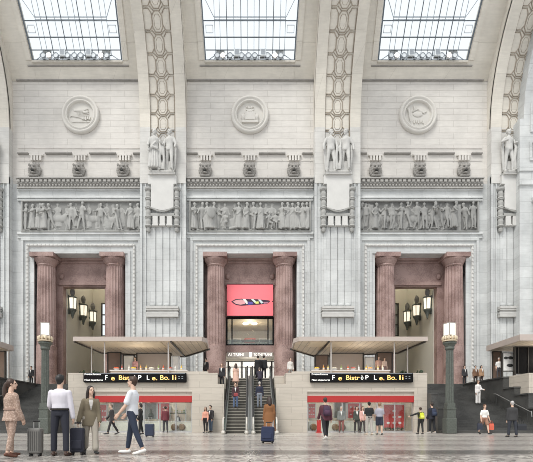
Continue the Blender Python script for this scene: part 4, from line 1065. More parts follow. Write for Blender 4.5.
# ---- departure displays hung on the podium fronts
for s, nm in ((-1, 'left'), (1, 'right')):
    px0 = 83.2 if s < 0 else 310.3; Y = PF-.25; x0, x1 = Xr(px0, px0+103, Y); z1, z0 = Z_(372.8, Y), Z_(382.3, Y)
    t = thing('display_board', 'long black electronic display on the front of the %s podium' % nm, 'display', ((x0+x1)/2, Y, z0), 0, 'display boards'); w = (x1-x0)/2; h = z1-z0
    m = MB(); m.box(-w, w, 0, .24, 0, h); m.bevel(.03, 1); m.build('housing', M['black'], t)
    k = Y/F; 
    def tx(st, a, b, py, size, mat, name='lettering'): return text_mesh(st, size*k, mat, name, t, (((a+b)/2-51.5)*k, -.012, (382.3-py)*k), .006, (b-a)*k)
    tx('Prossime Partenze', 1.5, 17.5, 374.4, 2.2, M['ledwhite']); tx('Next departures', 1.5, 19.5, 380.0, 2.4, M['ledwhite'])
    tx('F', 22, 24.2, 377.8, 7, M['ledwhite']); tx('e', 28, 31.5, 378.2, 7, M['amber']); tx('Bistr', 35.5, 49, 377.9, 6.5, M['amber'])
    tx('ò', 50.5, 53, 377.6, 6.5, M['ledwhite']); tx('P', 55, 58, 377.6, 6, M['ledwhite'])
    tx('L', 63.5, 66, 377.8, 6.5, M['ledwhite']); tx('e.', 69, 74, 378.2, 6.5, M['amber']); tx('Bo.', 77, 86, 377.8, 6.5, M['amber']); tx('li', 89, 93, 377.8, 6.5, M['amber']); tx('::', 95, 100, 377, 6, M['leadpale'])
    m = MB(); m.box(-w+1*k, w-1*k, -.006, .0, h-.06, h-.035); m.build('rim', M['leadpale'], t)
# ================================================================== SHOPS IN THE PODIUM
for s, nm in ((-1, 'left'), (1, 'right')):
    a, b = SHOPS[s]; yb = PF+2.6
    m = MB(); m.box(a, b, yb, yb+.3, 0, SZ); m.box(a, b, PF, yb, SZ-.06, SZ+.0); struct('wall_shop_%s' % nm, m, M['shopwall'])
    t = thing('shop_fascia', 'red fascia band over the %s shop window' % nm, 'fascia', ((a+b)/2, PF+.12, 1.97), 0, 'red shop fascias'); w = (b-a)/2
    m = MB(); m.box(-w, w, -.1, .1, .0, .43); m.bevel(.02, 1); m.build('band', M['red'], t)
    m = MB(); m.box(-w, w, -.0, .06, .43, .76); m.build('top_rail', M['podium'], t)
    t = thing('shop_window', 'glazed front of the %s shop below the red fascia' % nm, 'window', ((a+b)/2, PF+.3, 0), 0, 'shop windows')
    pn = MB(); pn.box(-w, w, -.01, .01, .1, 1.97)
    m = MB(); n = 6
    for k in range(n+1): x = -w+.04 + k*(2*w-.08)/n; m.box(x-.035, x+.035, -.05, .05, .0, 1.98)
    m.box(-w, w, -.06, .06, 0, .1); fo = m.build('frame', M['steel'], t); pn.build('pane', M['glass'], fo)
    # light fitting
    t = thing('strip_light', 'lit strip light under the ceiling of the %s shop' % nm, 'light', ((a+b)/2, PF+1.3, SZ-.14), 0, 'shop strip lights')
    m = MB(); m.box(-w*.9, w*.9, -.05, .05, 0, .05); m.build('tube', emitter('shop strip', (1, .93, .82), 14), t); m = MB(); m.box(-w*.92, w*.92, -.08, .08, .05, .08); m.build('housing', M['pale'], t)
def sX(px, y): return X_(px, y)
def poster(label, px0, px1, py0, py1, y, mat, grp=None, deco=True, glyph=True):
    x0, x1 = Xr(px0, px1, y); z0, z1 = Z_(py1, y), Z_(py0, y); w, h = (x1-x0)/2, z1-z0
    t = thing('poster_panel', label, 'poster', ((x0+x1)/2, y, z0), 0, grp); m = MB(); m.box(-w, w, 0, .05, 0, h); m.build('sheet', mat, t)
    m = MB(); 
    for q in (-1, 1): m.box(q*w-.03, q*w+.03, -.02, .07, -z0*1.0 if z0 < .6 else 0, h+.03)
    m.box(-w, w, -.02, .07, h, h+.03); m.build('frame', M['steel'], t)
    if deco:
        m = MB(); rnd = random.Random(label)
        for r in range(3):
            for k in range(3):
                if rnd.random() < .8: m.ell((-w*.55+k*w*.55, -.012, h*(.25+.25*r)), (w*.16, .012, h*.05), 8, 5)
        m.build('print', M['pale'], t)
    return t
pl = 'posters in the left shop'; pr = 'posters in the right shop'
poster('red poster panel seen behind the businessman in the left shop', 98.5, 107, 405, 429, PF+.9, M['poster'], pl)
poster('grey panel in the left shop between the t-shirt man and the slanted red poster', 143, 157, 403, 419, PF+1.1, M['shopgrey'], pl, False)
poster('red poster with white motifs near the middle of the left shop', 157.6, 169.5, 403.5, 419, PF+1.0, M['poster'], pl)
poster('grey panel behind the businessman in the left shop', 113, 128, 403, 420, PF+1.1, M['shopgrey'], pl, False)
poster('red poster at the left end of the right shop', 308, 315.5, 404, 418, PF+.9, M['poster'], pr)
poster('grey panel in the right shop beside the burgundy jacket man', 334, 346, 403, 418, PF+1.1, M['shopgrey'], pr, False)
poster('red poster with white motifs in the middle of the right shop', 347.5, 362, 403.5, 418, PF+1.0, M['poster'], pr)
poster('tall red display panel at the right end of the right shop', 383.5, 404.5, 405, 429, PF+.7, M['display'], pr)
def shelf(label, px0, px1, y, z):
    x0, x1 = Xr(px0, px1, y); w = (x1-x0)/2; t = thing('wall_shelf', label, 'shelf', ((x0+x1)/2, y, 0), 0)
    m = MB(); m.box(-w, w, -.2, .2, z, z+.05); m.build('board', M['leaf'], t); m = MB(); m.box(-w, -w+.05, -.1, .1, 0, z+.5); m.box(w-.05, w, -.1, .1, 0, z+.5); m.build('upright', M['steel'], t)
    for k in range(6):
        b = thing('box', 'small carton on the high shelf at the right end of the left shop', 'box', ((x0+x1)/2 - w + (k+.7)*2*w/6.4, y, z+.05), 0, 'cartons on the shop shelf')
        m = MB(); m.box(-.06, .06, -.06, .06, 0, .15 + .03*(k % 3)); m.bevel(.008, 1); m.build('carton', cloth(((.7, .7, .6), (.6, .5, .3), (.2, .3, .15))[k % 3]), b); m = MB(); m.box(-.065, .065, -.065, .065, .05, .09); m.build('band', M['pale'], b)
shelf('high shelf with cartons at the right end of the left shop', 170.5, 186, PF+1.0, 1.25)
t = thing('handbag', 'black and white handbag hanging at the right end of the left shop', 'bag', (sX(178, PF+1), PF+1.0, .72), 0)
m = MB(); m.loft([[(-.2, -.07, 0), (.2, -.07, 0), (.2, .07, 0), (-.2, .07, 0)], [(-.09, -.04, .34), (.09, -.04, .34), (.09, .04, .34), (-.09, .04, .34)]]); m.build('pouch', M['black'], t)
m = MB(); m.box(-.05, .05, -.085, -.06, .03, .27); m.build('flap', M['white_paint'], t); m = MB(); m.poly([(-.07, 0, .33), (0, 0, .5), (.07, 0, .33)], .012, 5); m.build('strap', M['black'], t)
t = thing('display_plinth', 'low stone plinth along the floor of the left shop window', 'plinth', ((SHOPS[-1][0]+SHOPS[-1][1])/2, PF+1.0, 0)); m = MB(); m.box(-3.1, 3.1, -.4, .4, 0, .7); m.bevel(.02, 1); m.build('block', M['shopwall'], t); m = MB(); m.box(-3.1, 3.1, -.42, .42, .68, .72); m.build('top_edge', M['white_paint'], t)
t = thing('display_plinth', 'low stone plinth along the floor of the right shop window', 'plinth', (6.0, PF+1.0, 0)); m = MB(); m.box(-2.1, 2.4, -.4, .4, 0, .7); m.bevel(.02, 1); m.build('block', M['shopwall'], t); m = MB(); m.box(-2.1, 2.4, -.42, .42, .68, .72); m.build('top_edge', M['white_paint'], t)
for px, lab in ((174.3, 'round wicker basket, left one at the right end of the left shop window'), (181.7, 'round wicker basket, right one at the right end of the left shop window'), (313.5, 'round wicker basket at the left end of the right shop window'), (335.5, 'round wicker basket just right of the burgundy jacket man'), (342.3, 'round basket of red goods, second right of the burgundy jacket man')):
    t = thing('basket', lab, 'basket', (sX(px, PF+.48), PF+.48, .34), 0, 'round baskets in the shop windows')
    m = MB(); m.lathe([(.02, .1), (.16, .1), (.2, .0), (.24, -.08), (.2, -.1), (.15, .02), (.02, .03)], (0, 0, 0), 20, 'Y'); m.build('rim', M['wicker'], t)
    m = MB()
    for k in range(5): m.ell((.09*math.cos(k*1.26), -.02, .09*math.sin(k*1.26)), .055, 8, 6)
    m.build('goods', cloth((.45, .22, .12) if 'red' not in lab else (.6, .1, .08)), t)
    m = MB(); m.tube((0, .05, -.34), (0, .05, -.2), .03, n=8); m.build('stand', M['steel'], t)
t = thing('standing_sign', 'red upright sign panel beside the burgundy jacket man', 'sign', (X_(319, 28), 28.1, 0)); m = MB(); m.box(-.13, .13, -.04, .04, .08, .82); m.bevel(.015, 1); m.build('panel', M['red'], t); m = MB(); m.box(-.17, .17, -.12, .12, 0, .08); m.build('foot', M['red'], t)
def in_shop(label, px, pyt, y, rz, *a, **k):
    return person(label, X_(px, y), y, 0, rz, 1.68, SHOP, *a, vox=.022, **k)
in_shop('person in dark red top standing before the left shop window', 165.5, 0, PF-.35, 20, (.14, .03, .04), (.05, .05, .055), ('short', (.03, .02, .015)))
in_shop('person in grey top with pale cap before the right shop window', 341.3, 0, PF-.3, 170, (.17, .18, .17), (.25, .10, .09), ('short', (.5, .48, .45)))
in_shop('dark-dressed person, left of the two near the right shop red poster', 356.8, 0, PF-.35, 175, (.05, .06, .05), (.05, .045, .045), ('bob', (.02, .015, .01)), fem=True)
in_shop('person in pale pink top, right of the two near the right shop red poster', 362.6, 0, PF-.4, 190, (.62, .36, .32), (.06, .05, .05), ('long', (.12, .06, .03)), fem=True)
for k in range(5):
    t = thing('potted_plant', 'small leafy pot along the foot of the tall red display panel', 'plant', (X_(386+4*k, PF+.45), PF+.45, 0), 0, 'pots below the red display panel')
    m = MB(); m.lathe([(.07, 0), (.1, .16), (.09, .16), (.03, .12)], n=10); m.build('pot', M['wood'], t); m = MB(); rnd = random.Random(k)
    for q in range(9): a = rnd.random()*6.28; m.ell((.07*math.cos(a), .07*math.sin(a), .2+rnd.random()*.1), (.05, .02, .05), 6, 5, Matrix.Rotation(a, 3, 'Z'))
    m.build('foliage', M['leaf'], t)

# ================================================================== LAMP POSTS
for px, nm in ((45.3, 'left'), (449.6, 'right')):
    Y = 26.2
    t = thing('lamp_post', 'tall dark bronze lamp post with a lit white lantern beside the %s staircase' % nm, 'lamp', (X_(px, Y), Y, 0), 0, 'hall lamp posts'); k = Y/F; t.scale = (.87, .87, 1)
    def zz(py): return Z_(py, Y)
    m = MB(); m.box(-.35, .35, -.35, .35, 0, zz(418)); m.bevel(.03, 1); m.box(-.29, .29, -.29, .29, zz(418), zz(409)); m.box(-.32, .32, -.32, .32, zz(409.3), zz(407.8)); m.box(-.27, .27, -.27, .27, zz(407.8), zz(403)); m.build('pedestal', M['verdigris'], t)
    m = MB(); m.loft([flute_ring(.27, zz(404), 12, 4, .045), flute_ring(.24, zz(349), 12, 4, .04)]); m.build('shaft', M['verdigris'], t)
    m = MB(); m.lathe([(.25, zz(350)), (.31, zz(349)), (.29, zz(347)), (.36, zz(345)), (.44, zz(343.6)), (.44, zz(342.6)), (.3, zz(342))], n=24); m.build('capital', M['verdigris'], t)
    m = MB(); m.lathe([(.3, zz(342)), (.48, zz(341.6)), (.48, zz(340.8)), (.36, zz(340))], n=24); m.build('collar', M['gilt'], t)
    m = MB()
    for q in range(12):
        a = 2*PI*q/12; m.ell((.43*math.cos(a), .43*math.sin(a), zz(338.5)), (.09, .09, .14), 8, 6)
    m.lathe([(.3, zz(340)), (.42, zz(339)), (.3, zz(336))], n=20); m.build('crown', M['gilt'], t)
    m = MB(); hw = .27
    for q in range(4):
        R3 = Matrix.Rotation(PI/2*q + .35, 4, 'Z'); m.M = R3; m.box(-hw+.02, hw-.02, hw-.02, hw, zz(335.5), zz(324)); m.M = Matrix()
    lg = m.build('lantern_glass', M['lamp'], t)
    m = MB(); m.M = Matrix.Rotation(.35, 4, 'Z')
    for sx in (-1, 1):
        for sy in (-1, 1): m.box(sx*hw-.025, sx*hw+.025, sy*hw-.025, sy*hw+.025, zz(337), zz(323.6))
    m.box(-hw, hw, -hw, hw, zz(323.8), zz(323)); m.box(-hw-.02, hw+.02, -hw-.02, hw+.02, zz(336.3), zz(335.3)); lg.parent = m.build('lantern_frame', M['signback'], t)

# ================================================================== PORTAL INTERIORS
for s, bi, nm in ((-1, 0, 'left'), (1, 2, 'right')):
    m = MB(); c = BAYS[bi]; xo = s*17.5; xi = s*10.0
    m.box(*sorted((xo, xo+s*.4)), 42, 49.4, 0, 19)
    m.box(*sorted((xi, xi-s*.4)), 42, 49.4, 0, 19)
    wx = sorted((s*16.6, s*14.2)); lo, hi = sorted((xo, xi))
    m.box(lo, wx[0], 49, 49.4, 0, 19); m.box(wx[1], hi, 49, 49.4, 0, 19); m.box(wx[0], wx[1], 49, 49.4, 0, 10.2); m.box(wx[0], wx[1], 49, 49.4, 13.9, 19)
    m.box(lo, hi, 42, 49.4, 19, 19.3); m.box(lo, hi, 42, 42.02, 16, 19)
    struct('wall_hall_%s' % nm, m, M['plaster'])
    w = MB(); w.box(wx[0], wx[1], 49.18, 49.2, 10.2, 13.9); wo = struct('window_%d' % (4 + bi), w, M['skyglass'] if s < 0 else M['shopgrey'])
    f = MB()
    for x in (wx[0]+.06, wx[1]-.06, (wx[0]+wx[1])/2): f.box(x-.07, x+.07, 49.05, 49.2, 10.2, 13.9)
    for z in (10.25, 11.5, 12.6, 13.85): f.box(wx[0], wx[1], 49.08, 49.18, z-.06, z+.06)
    f.build('window_frame', M['frame'], wo)
    for k, (Y, which) in enumerate(((41.75, 'nearest and biggest'), (45.2, 'middle'), (47.9, 'farthest and smallest looking'))):
        if k == 0: Y = 42.45
        t = thing('wall_lantern', 'lit bronze wall lantern inside the %s portal, %s of three' % (nm, which), 'lantern', (xo, Y, 10.62), 0, 'wall lanterns in the portals')
        ax = -s*.34
        m = MB(); m.M = Matrix.Translation((ax, 0, 0))
        for q in range(6):
            a0, a1 = 2*PI*q/6, 2*PI*(q+1)/6
            m.loft([[(.36*math.cos(a0)*r, .36*math.sin(a0)*r, z), (.36*math.cos(a1)*r, .36*math.sin(a1)*r, z), (.34*math.cos(a1)*r, .34*math.sin(a1)*r, z), (.34*math.cos(a0)*r, .34*math.sin(a0)*r, z)] for r, z in ((.85, .8), (1.0, 1.75))])
        m.build('glass', M['lantern'], t)
        m = MB(); m.M = Matrix.Translation((ax, 0, 0))
        for q in range(6): a0 = 2*PI*q/6; m.tube((.31*math.cos(a0), .31*math.sin(a0), .78), (.37*math.cos(a0), .37*math.sin(a0), 1.78), .035, n=6)
        m.lathe([(.02, 0), (.08, .06), (.1, .2), (.2, .5), (.34, .72), (.34, .82), (.2, .8)], n=12); m.lathe([(.38, 1.74), (.40, 1.84), (.2, 1.95), (.1, 1.98)], n=12)
        m.build('cage', M['verdigris'], t)
        m = MB(); m.M = Matrix.Translation((ax, 0, 0)); m.lathe([(.12, 1.95), (.18, 2.1), (.22, 2.35), (.16, 2.55), (.03, 2.7)], n=10)
        m.build('finial', M['carvedarker'], t)
        m = MB(); m.tube((0, 0, 1.2), (-s*.1, 0, 1.2), .14, n=10); m.tube((0, 0, 1.9), (ax, 0, 1.9), .05, n=8); m.tube((0, 0, .5), (ax, 0, .5), .06, n=8); m.box(*sorted((0, -s*.05)), -.12, .12, .4, 2.0); m.build('bracket', M['verdigris'], t); t.scale = (1.12,)*3
    for k in range(3):
        t = thing('potted_plant', 'dark bushy plant in the %s portal, %s of three from outside' % (nm, ('first', 'second', 'third')[k]), 'plant', (s*(16.4 - k*1.35), 42.9, ZF), 0, 'bushy plants in the portals')
        m = MB(); m.lathe([(.25, 0), (.36, .6), (.32, .6), (.1, .5)], n=14); m.build('pot', M['frame'], t); m = MB(); rnd = random.Random(k)
        for q in range(60):
            a = rnd.random()*6.28; b_ = rnd.random(); r = .12+.3*rnd.random(); p = Vector((r*math.cos(a), r*math.sin(a), .7 + 1.0*b_))
            m.ell(p, (.16, .03, .08), 6, 5, Matrix.Rotation(a, 3, 'Z') @ Matrix.Rotation(rnd.random()*1.2, 3, 'Y'))
        m.build('foliage', M['leaf'], t); m = MB(); m.tube((0, 0, .5), (0, 0, 1.3), .03, n=6); m.build('stem', M['wood'], t)
# ---- middle portal
yi = 41.3
m = MB(); m.box(-2.27, 2.27, yi+.1, yi+.5, 7.2, 7.86); m.box(-2.27, 2.27, yi+.2, yi+.6, 10.55, 10.8); trim(m, M['pinkwall'])
m = MB()
m.box(-5, -4.6, 42, 49.5, ZF, 12); m.box(4.6, 5, 42, 49.5, ZF, 12); m.box(-5, 5, 49.1, 49.5, ZF, 12); m.box(-5, 5, 42, 49.5, 7.2, 7.9)
m.box(-5, 5, 42, 42.02, 10.9, 16)
struct('wall_gallery', m, M['shopwall'])
m = MB(); m.box(-5, 5, 42, 49.5, 10.75, 10.95); struct('ceiling_gallery', m, M['warmceil'])
t = thing('hanging_banner', 'pink banner with a colourful spindle picture above the middle portal', 'banner', (0, 41.12, Z_(316.2, 41.12)))
w, h = 2.16, Z_(284.2, 41.12)-Z_(316.2, 41.12)
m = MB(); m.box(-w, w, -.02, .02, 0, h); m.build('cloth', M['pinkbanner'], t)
def bp(px, py): return ((px-248.6)*41.1/F, (316.2-py)*41.1/F)
def shape(name, pts, mat, d):
    m = MB(); m.prism([bp(*p) for p in pts], lambda u, v, q: (u, q, v), -.02-d, -.018); m.build(name, mat, t)
shape('spindle', [(230, 301.5), (234, 299.3), (240, 298.7), (248, 299.2), (256, 299.3), (263, 300), (268, 300.5), (268.5, 301.8), (266, 303.6), (258, 304.6), (248, 305.2), (240, 305.8), (235, 305.2), (231.5, 303.2)], cloth((.05, .03, .05)), .012)
shape('tip', [(231.5, 301.5), (235, 300), (240, 299.6), (244.5, 301), (243.5, 304), (239, 304.8), (234.5, 304)], cloth((.75, .38, .40)), .018)
shape('white_band', [(241, 299), (244, 299), (247.5, 303.5), (245, 304.4), (243.5, 302)], M['white_paint'], .022)
shape('blue_band', [(246, 301.8), (251, 302), (252, 304.4), (246.5, 304.8)], cloth((.12, .10, .38)), .022)
shape('white_band', [(249.5, 299.3), (252, 299.3), (256, 302.5), (254, 303.6)], cloth((.65, .8, .72)), .024)
shape('yellow_band', [(253.5, 302), (257, 301.4), (257.6, 303.6), (254.5, 304)], cloth((.7, .72, .2)), .026)
shape('white_band', [(256.5, 299.6), (259, 299.7), (262, 302.6), (260, 303.8)], cloth((.6, .72, .75)), .024)
shape('pink_end', [(262, 302.2), (267.5, 301.8), (266, 303.4), (262.5, 303.9)], cloth((.45, .22, .30)), .022)
for px in (226, 271.3): shape('tick', [(px-.5, 301.1), (px+.5, 301.1), (px+.5, 302), (px-.5, 302)], M['black'], .012)
m = MB(); m.tube((-w, 0, h), (w, 0, h), .05, n=8); m.build('top_rod', M['black'], t); m = MB(); m.tube((-w, 0, 0), (w, 0, 0), .05, n=8); m.build('bottom_rod', M['black'], t)
t = thing('gallery_window', 'black framed window of the lit gallery below the pink banner', 'window', (0, yi+.3, 7.88))
m = MB(); m.box(-2.2, 2.2, -.01, .01, 0, 2.66); m.build('pane', glass('gallery glass', (.95, .95, .93), .06), t)
m = MB()
for x in (-2.19, 2.19): m.box(x-.07, x+.07, -.08, .08, 0, 2.66)
for z in (.05, 2.6): m.box(-2.2, 2.2, -.09, .09, z-.08, z+.08)
for x in (-1.7, 1.7): m.box(x-.06, x+.06, -.05, .05, 0, 2.5)
m.build('frame', M['black'], t)
m = MB(); m.box(-2.1, 2.1, -.12, -.09, .1, .55); m.build('glass_rail', M['balglass'], t)
for s, nm in ((-1, 'left'), (1, 'right')):
    t = thing('ceiling_lamp', 'oval lit ceiling lamp in the gallery, %s one' % nm, 'light', (s*.45, 44.6, 10.62), 0, 'gallery ceiling lamps'); m = MB(); m.ell((0, 0, 0), (.32, .5, .1)); m.build('diffuser', emitter('gallery lamp', (1, .95, .85), 1.6), t); m = MB(); m.tube((0, 0, .05), (0, 0, .14), .06, n=8); m.build('rose', M['pale'], t)
t = thing('back_counter', 'long lit counter at the back of the gallery behind the window', 'counter', (0, 47.5, 7.9)); m = MB(); m.box(-4, 4, -.4, .4, 0, 1.1); m.build('front', M['wood'], t); m = MB(); m.box(-4, 4, -.45, .45, 1.1, 1.18); m.build('top', M['pale'], t)
t = thing('wall_rail', 'brown wooden rail along the back wall of the gallery', 'rail', (0, 49.0, 9.65)); m = MB(); m.box(-4, 4, -.1, .1, 0, .15); m.build('board', M['wood'], t)
for x0, mat_, nm in ((-1.55, M['white_paint'], 'left'), (1.55, M['white_paint'], 'right'), (0, M['poster'], 'middle')):
    t = thing('display_case', 'box-shaped display case on the gallery counter, %s one' % nm, 'case', (x0, 47.5, 9.08), 0, 'gallery display cases'); m = MB(); m.box(-.6, .6, -.3, .3, 0, .55); m.bevel(.03, 1); m.build('case', mat_, t); m = MB(); m.box(-.45, .45, -.33, -.3, .15, .42); m.build('opening', M['shopgrey'], t)
for k in range(4):
    x = (-1.5, -.6, .6, 1.5)[k]; t = thing('gallery_stool', 'dark stool behind the gallery window, %s from left' % ordn[k], 'stool', (x, 45.2, 7.9), 0, 'gallery stools'); m = MB(); m.lathe([(.25, 1.0), (.25, 1.08), (.02, 1.1)], n=14); m.build('seat', M['wood'], t); m = MB(); m.tube((0, 0, 0), (0, 0, 1.0), .04, n=8); m.lathe([(.22, 0), (.2, .03), (.02, .05)], n=14); m.build('leg', M['steel'], t)
t = thing('portal_sign', 'long grey sign strip with white letters over the escalator head', 'sign', (0, yi-.05, 6.72)); m = MB(); m.box(-2.15, 2.15, -.05, .1, 0, .46); m.bevel(.02, 1); m.build('board', M['signback'], t)
text_mesh('AI TRENI', .40, M['signlit'], 'lettering', t, (-1.3, -.06, .23), .01, 1.5); text_mesh('■', .5, M['signlit'], 'pictogram', t, (.05, -.06, .23), .01, .25); text_mesh('TO THE TRAINS', .34, M['signlit'], 'lettering', t, (1.2, -.06, .23), .01, 1.7)
m = MB(); m.box(-.07, .12, -.07, -.05, .06, .4); m.build('pictogram', M['signlit'], t)
t = thing('glazed_doors', 'bright glazed doors at the back of the middle portal behind the escalator head', 'door', (0, 46.5, ZF)); m = MB()
m.box(-4.4, 4.4, .15, .2, 0, 3.2); m.build('glow_sheet', emitter('glowing back sheet', (1, .97, .9), .62), t)  # self-glowing sheet stands in for daylight behind the doors
m = MB()
for x in (-4.3, -2.3, -.85, .85, 2.3, 4.3): m.box(x-.08, x+.08, -.05, .1, 0, 3.2)
for z in (.03, 1.1, 2.55, 3.15): m.box(-4.4, 4.4, -.03, .08, z-.04, z+.04)
m.build('frame', M['frame'], t)
m = MB()
for x in (-.4, .1, .5): m.box(x-.12, x+.12, .0, .1, .6, 2.5)
m.build('poster', M['shopgrey'], t)

# ================================================================== PEOPLE ON THE ESCALATORS, STAIRS AND UPPER LEVEL
def onstep(label, x, y, rz, H, P, *a, **k): 
    n = 20; d = (EY1-EB)/n; kk = int((y-EB)/d); z = max(0.02, min(ZF, (kk+1)*ZF/n)); k.setdefault('vox', .022)
    return person(label, x, EB + (kk+.55)*d if y < EY1 else y, z, rz, H, P, *a, **k)
onstep('woman in a pale pink dress near the top of the left escalator', -1.0, 31.2, 5, 1.70, STAND, (.68, .45, .36), (.6, .4, .33), ('long', (.06, .03, .02)), fem=True, topkind='dress', legkind='none')
_t, _J = onstep('person in dark jacket and blue jeans halfway up the left escalator', -.93, 28.7, 175, 1.68, dict(STAND, hl=14, kl=20), (.06, .03, .035), (.12, .17, .28), ('short', (.04, .025, .02)), shoe=(.03, .03, .03))
p = world(_t, _J, 'pel'); shopping_bag('red bag held in front by the person halfway up the left escalator', p.x+.02, p.y-.34, p.z-.12, 0, .25, .1, .2, (.28, .04, .045), handles=.08)
onstep('grey-haired man in navy sweater and jeans halfway up the right escalator', .62, 28.6, 0, 1.74, STAND, (.022, .026, .05), (.20, .22, .26), ('crop', (.42, .40, .38)), topkind='shirt')
onstep('person in dark clothes leaning forward high on the right escalator', .70, 30.9, 8, 1.66, dict(STAND, lean=24, al=34, ar=30, el=30), (.035, .03, .045), (.03, .03, .035), ('short', (.12, .09, .08)))
onstep('figure in black coat at the head of the right escalator, left of two', .60, 33.0, 0, 1.74, STAND, (.012, .012, .014), (.012, .012, .014), ('crop', (.02, .015, .012)), topkind='coat')
onstep('dark figure with bent arm at the right escalator head, right of two', 1.05, 33.3, -20, 1.80, dict(STAND, al=30, el=50), (.015, .016, .018), (.015, .015, .018), ('short', (.02, .015, .012)), topkind='jacket')
def uppr(label, px, y, rz, H, *a, P=STAND, **k): k.setdefault('vox', .024); return person(label, X_(px, y), y, ZF, rz, H, P, *a, **k)
person('person in dark clothes at the lower podium corner left of the escalators', X_(222, PF+.7), PF+.7, 2.95, 160, 1.66, STAND, (.02, .02, .024), (.02, .02, .025), ('bob', (.12, .06, .04)), fem=True)
uppr('person in dark clothes behind the left canopy end near the column', 206, 34, 150, 1.70, (.03, .03, .034), (.03, .03, .034), ('short', (.03, .02, .015)))
uppr('person in white top beside the granite column right of the escalators', 290.4, 33.5, 200, 1.66, (.72, .70, .68), (.3, .3, .3), ('short', (.06, .03, .02)))
uppr('standing person in pink top under the left canopy beside the menu board', 135.2, 33.6, 170, 1.72, (.50, .28, .28), (.05, .05, .05), ('bob', (.03, .02, .015)), fem=True, topkind='shirt')
uppr('bare-armed person in pink top under the right canopy beside the white cabinet', 378.6, 33.2, 185, 1.74, (.62, .40, .34), (.3, .2, .18), ('short', (.10, .05, .03)), topkind='tee')
uppr('shorter person in pale shirt at the bar counter under the right canopy', 384.5, 32.2, 190, 1.50, (.66, .5, .42), (.3, .2, .18), ('short', (.10, .05, .03)), topkind='shirt', fem=True)
uppr('person in dark clothes alone on the upper landing by the left portal column', 31.3, 39.1, 170, 1.72, (.015, .015, .017), (.02, .02, .022), ('short', (.03, .02, .015)))
uppr('person in black at the head of the right stairs, left one of the three', 464.5, 38.7, 185, 1.72, (.03, .03, .035), (.02, .02, .025), ('short', (.03, .02, .015)))
uppr('person in brown jacket at the head of the right stairs, middle one of the three', 475.5, 38.9, 175, 1.74, (.18, .10, .06), (.05, .04, .035), ('short', (.03, .02, .015)))
uppr('person in tan top at the head of the right stairs, right one of the three', 481.3, 38.6, 195, 1.72, (.36, .22, .13), (.06, .045, .04), ('bob', (.03, .02, .015)), fem=True)
uppr('person in white cap and shirt at the counter of the far right kiosk', 499, 33.2, 160, 1.62, (.75, .74, .72), (.06, .06, .07), ('short', (.75, .74, .72)), topkind='tee')
kst = int((33.0-26.7)/run); person('woman dressed in white walking down the right stairs', X_(475, 32.4), 26.7+(11.5)*run, 12*ZF/24, 190, 1.76, dict(STAND, al=20, el=60), (.74, .71, .70), (.72, .70, .68), ('bun', (.10, .06, .04)), fem=True, topkind='shirt', legkind='wide', vox=.02)

# ================================================================== SCULPTURE
def carve_figure(mb, x, z, H, P, fem=False, rz=0, depth=.5, y=0, robe=False, shield=0):
    J = joints(P, fem); s = H/1.75
    mb.M = Matrix.Translation((x, y, z)) @ Matrix.Diagonal((1, depth, 1, 1)) @ Matrix.Rotation(R_(rz), 4, 'Z') @ Matrix.Scale(s, 4)
    torso(mb, J, fem, .02); arms(mb, J, .012); legs(mb, J, .012); head(mb, J); feet(mb, J)
    c = J['head']; mb.ell(c + Vector((0, -.03, .04)), (.1, .11, .1), 10, 8)
    if robe: 
        torso(mb, J, fem, .04, -.0, .5, ((-.82, .26, .2), (-.4, .22, .18), (-.1, .21, .16)))
        for k in range(7): a = -1.2+.4*k; mb.tube(J['pel'] + Vector((.2*math.sin(a), .15*math.cos(a), -.05)), J['pel'] + Vector((.28*math.sin(a), .21*math.cos(a), -.8)), .035, n=6)
        mb.poly([J['shl'], J['pel'] + J['R'] @ Vector((0, .15, .2)), J['pel'] + Vector((.18, .1, .0))], .05, 6)
    if shield:
        p = J['wrl' if shield < 0 else 'wrr']; mb.M = mb.M @ Matrix.Translation(p); mb.ell((0, .1, 0), (.3, .08, .36), 14, 8)
    mb.M = Matrix()
def carve_horse(mb, x, z, L, d=1):
    mb.M = Matrix.Translation((x, 0, z)) @ Matrix.Diagonal((d, .6, 1, 1)) @ Matrix.Scale(L/2.2, 4)
    mb.ell((0, 0, 1.25), (.75, .3, .38), 14, 10); mb.ell((.5, 0, 1.35), (.4, .28, .42)); mb.ell((-.55, 0, 1.3), (.42, .3, .42))
    mb.poly([(.6, 0, 1.4), (.95, 0, 1.9), (1.1, 0, 2.15)], [.3, .2, .14], 10); mb.poly([(1.05, 0, 2.2), (1.3, 0, 2.0), (1.45, 0, 1.85)], [.16, .13, .08], 10); mb.poly([(.5, -.0, 1.7), (.85, 0, 2.1), (1.0, 0, 2.35)], .09, 6)
    for px, kx, fx, fz in ((.55, .75, .65, 0), (.65, 1.05, .95, .45), (-.6, -.8, -.6, 0), (-.5, -.35, -.55, 0)): mb.poly([(px, 0, 1.1), (kx, 0, .62), (fx, 0, fz+.05)], [.17, .09, .07], 8)
    mb.poly([(-.95, 0, 1.5), (-1.2, 0, 1.2), (-1.15, 0, .7)], [.1, .09, .03], 8); mb.M = Matrix()
def clip(m):
    for v in m.bm.verts:
        v.co.x = max(-5.36, min(5.36, v.co.x)); v.co.y = min(.06, v.co.y); v.co.z = max(.1, min(2.76, v.co.z))
def back(m):
    for k in range(15): carve_figure(m, -5.0 + k*.71 + rnd.uniform(-.15, .15), .35, 2.3, rp_(.8), k % 3 == 0, 180 + rnd.uniform(-70, 70), .3, -.0, k % 2 == 0)
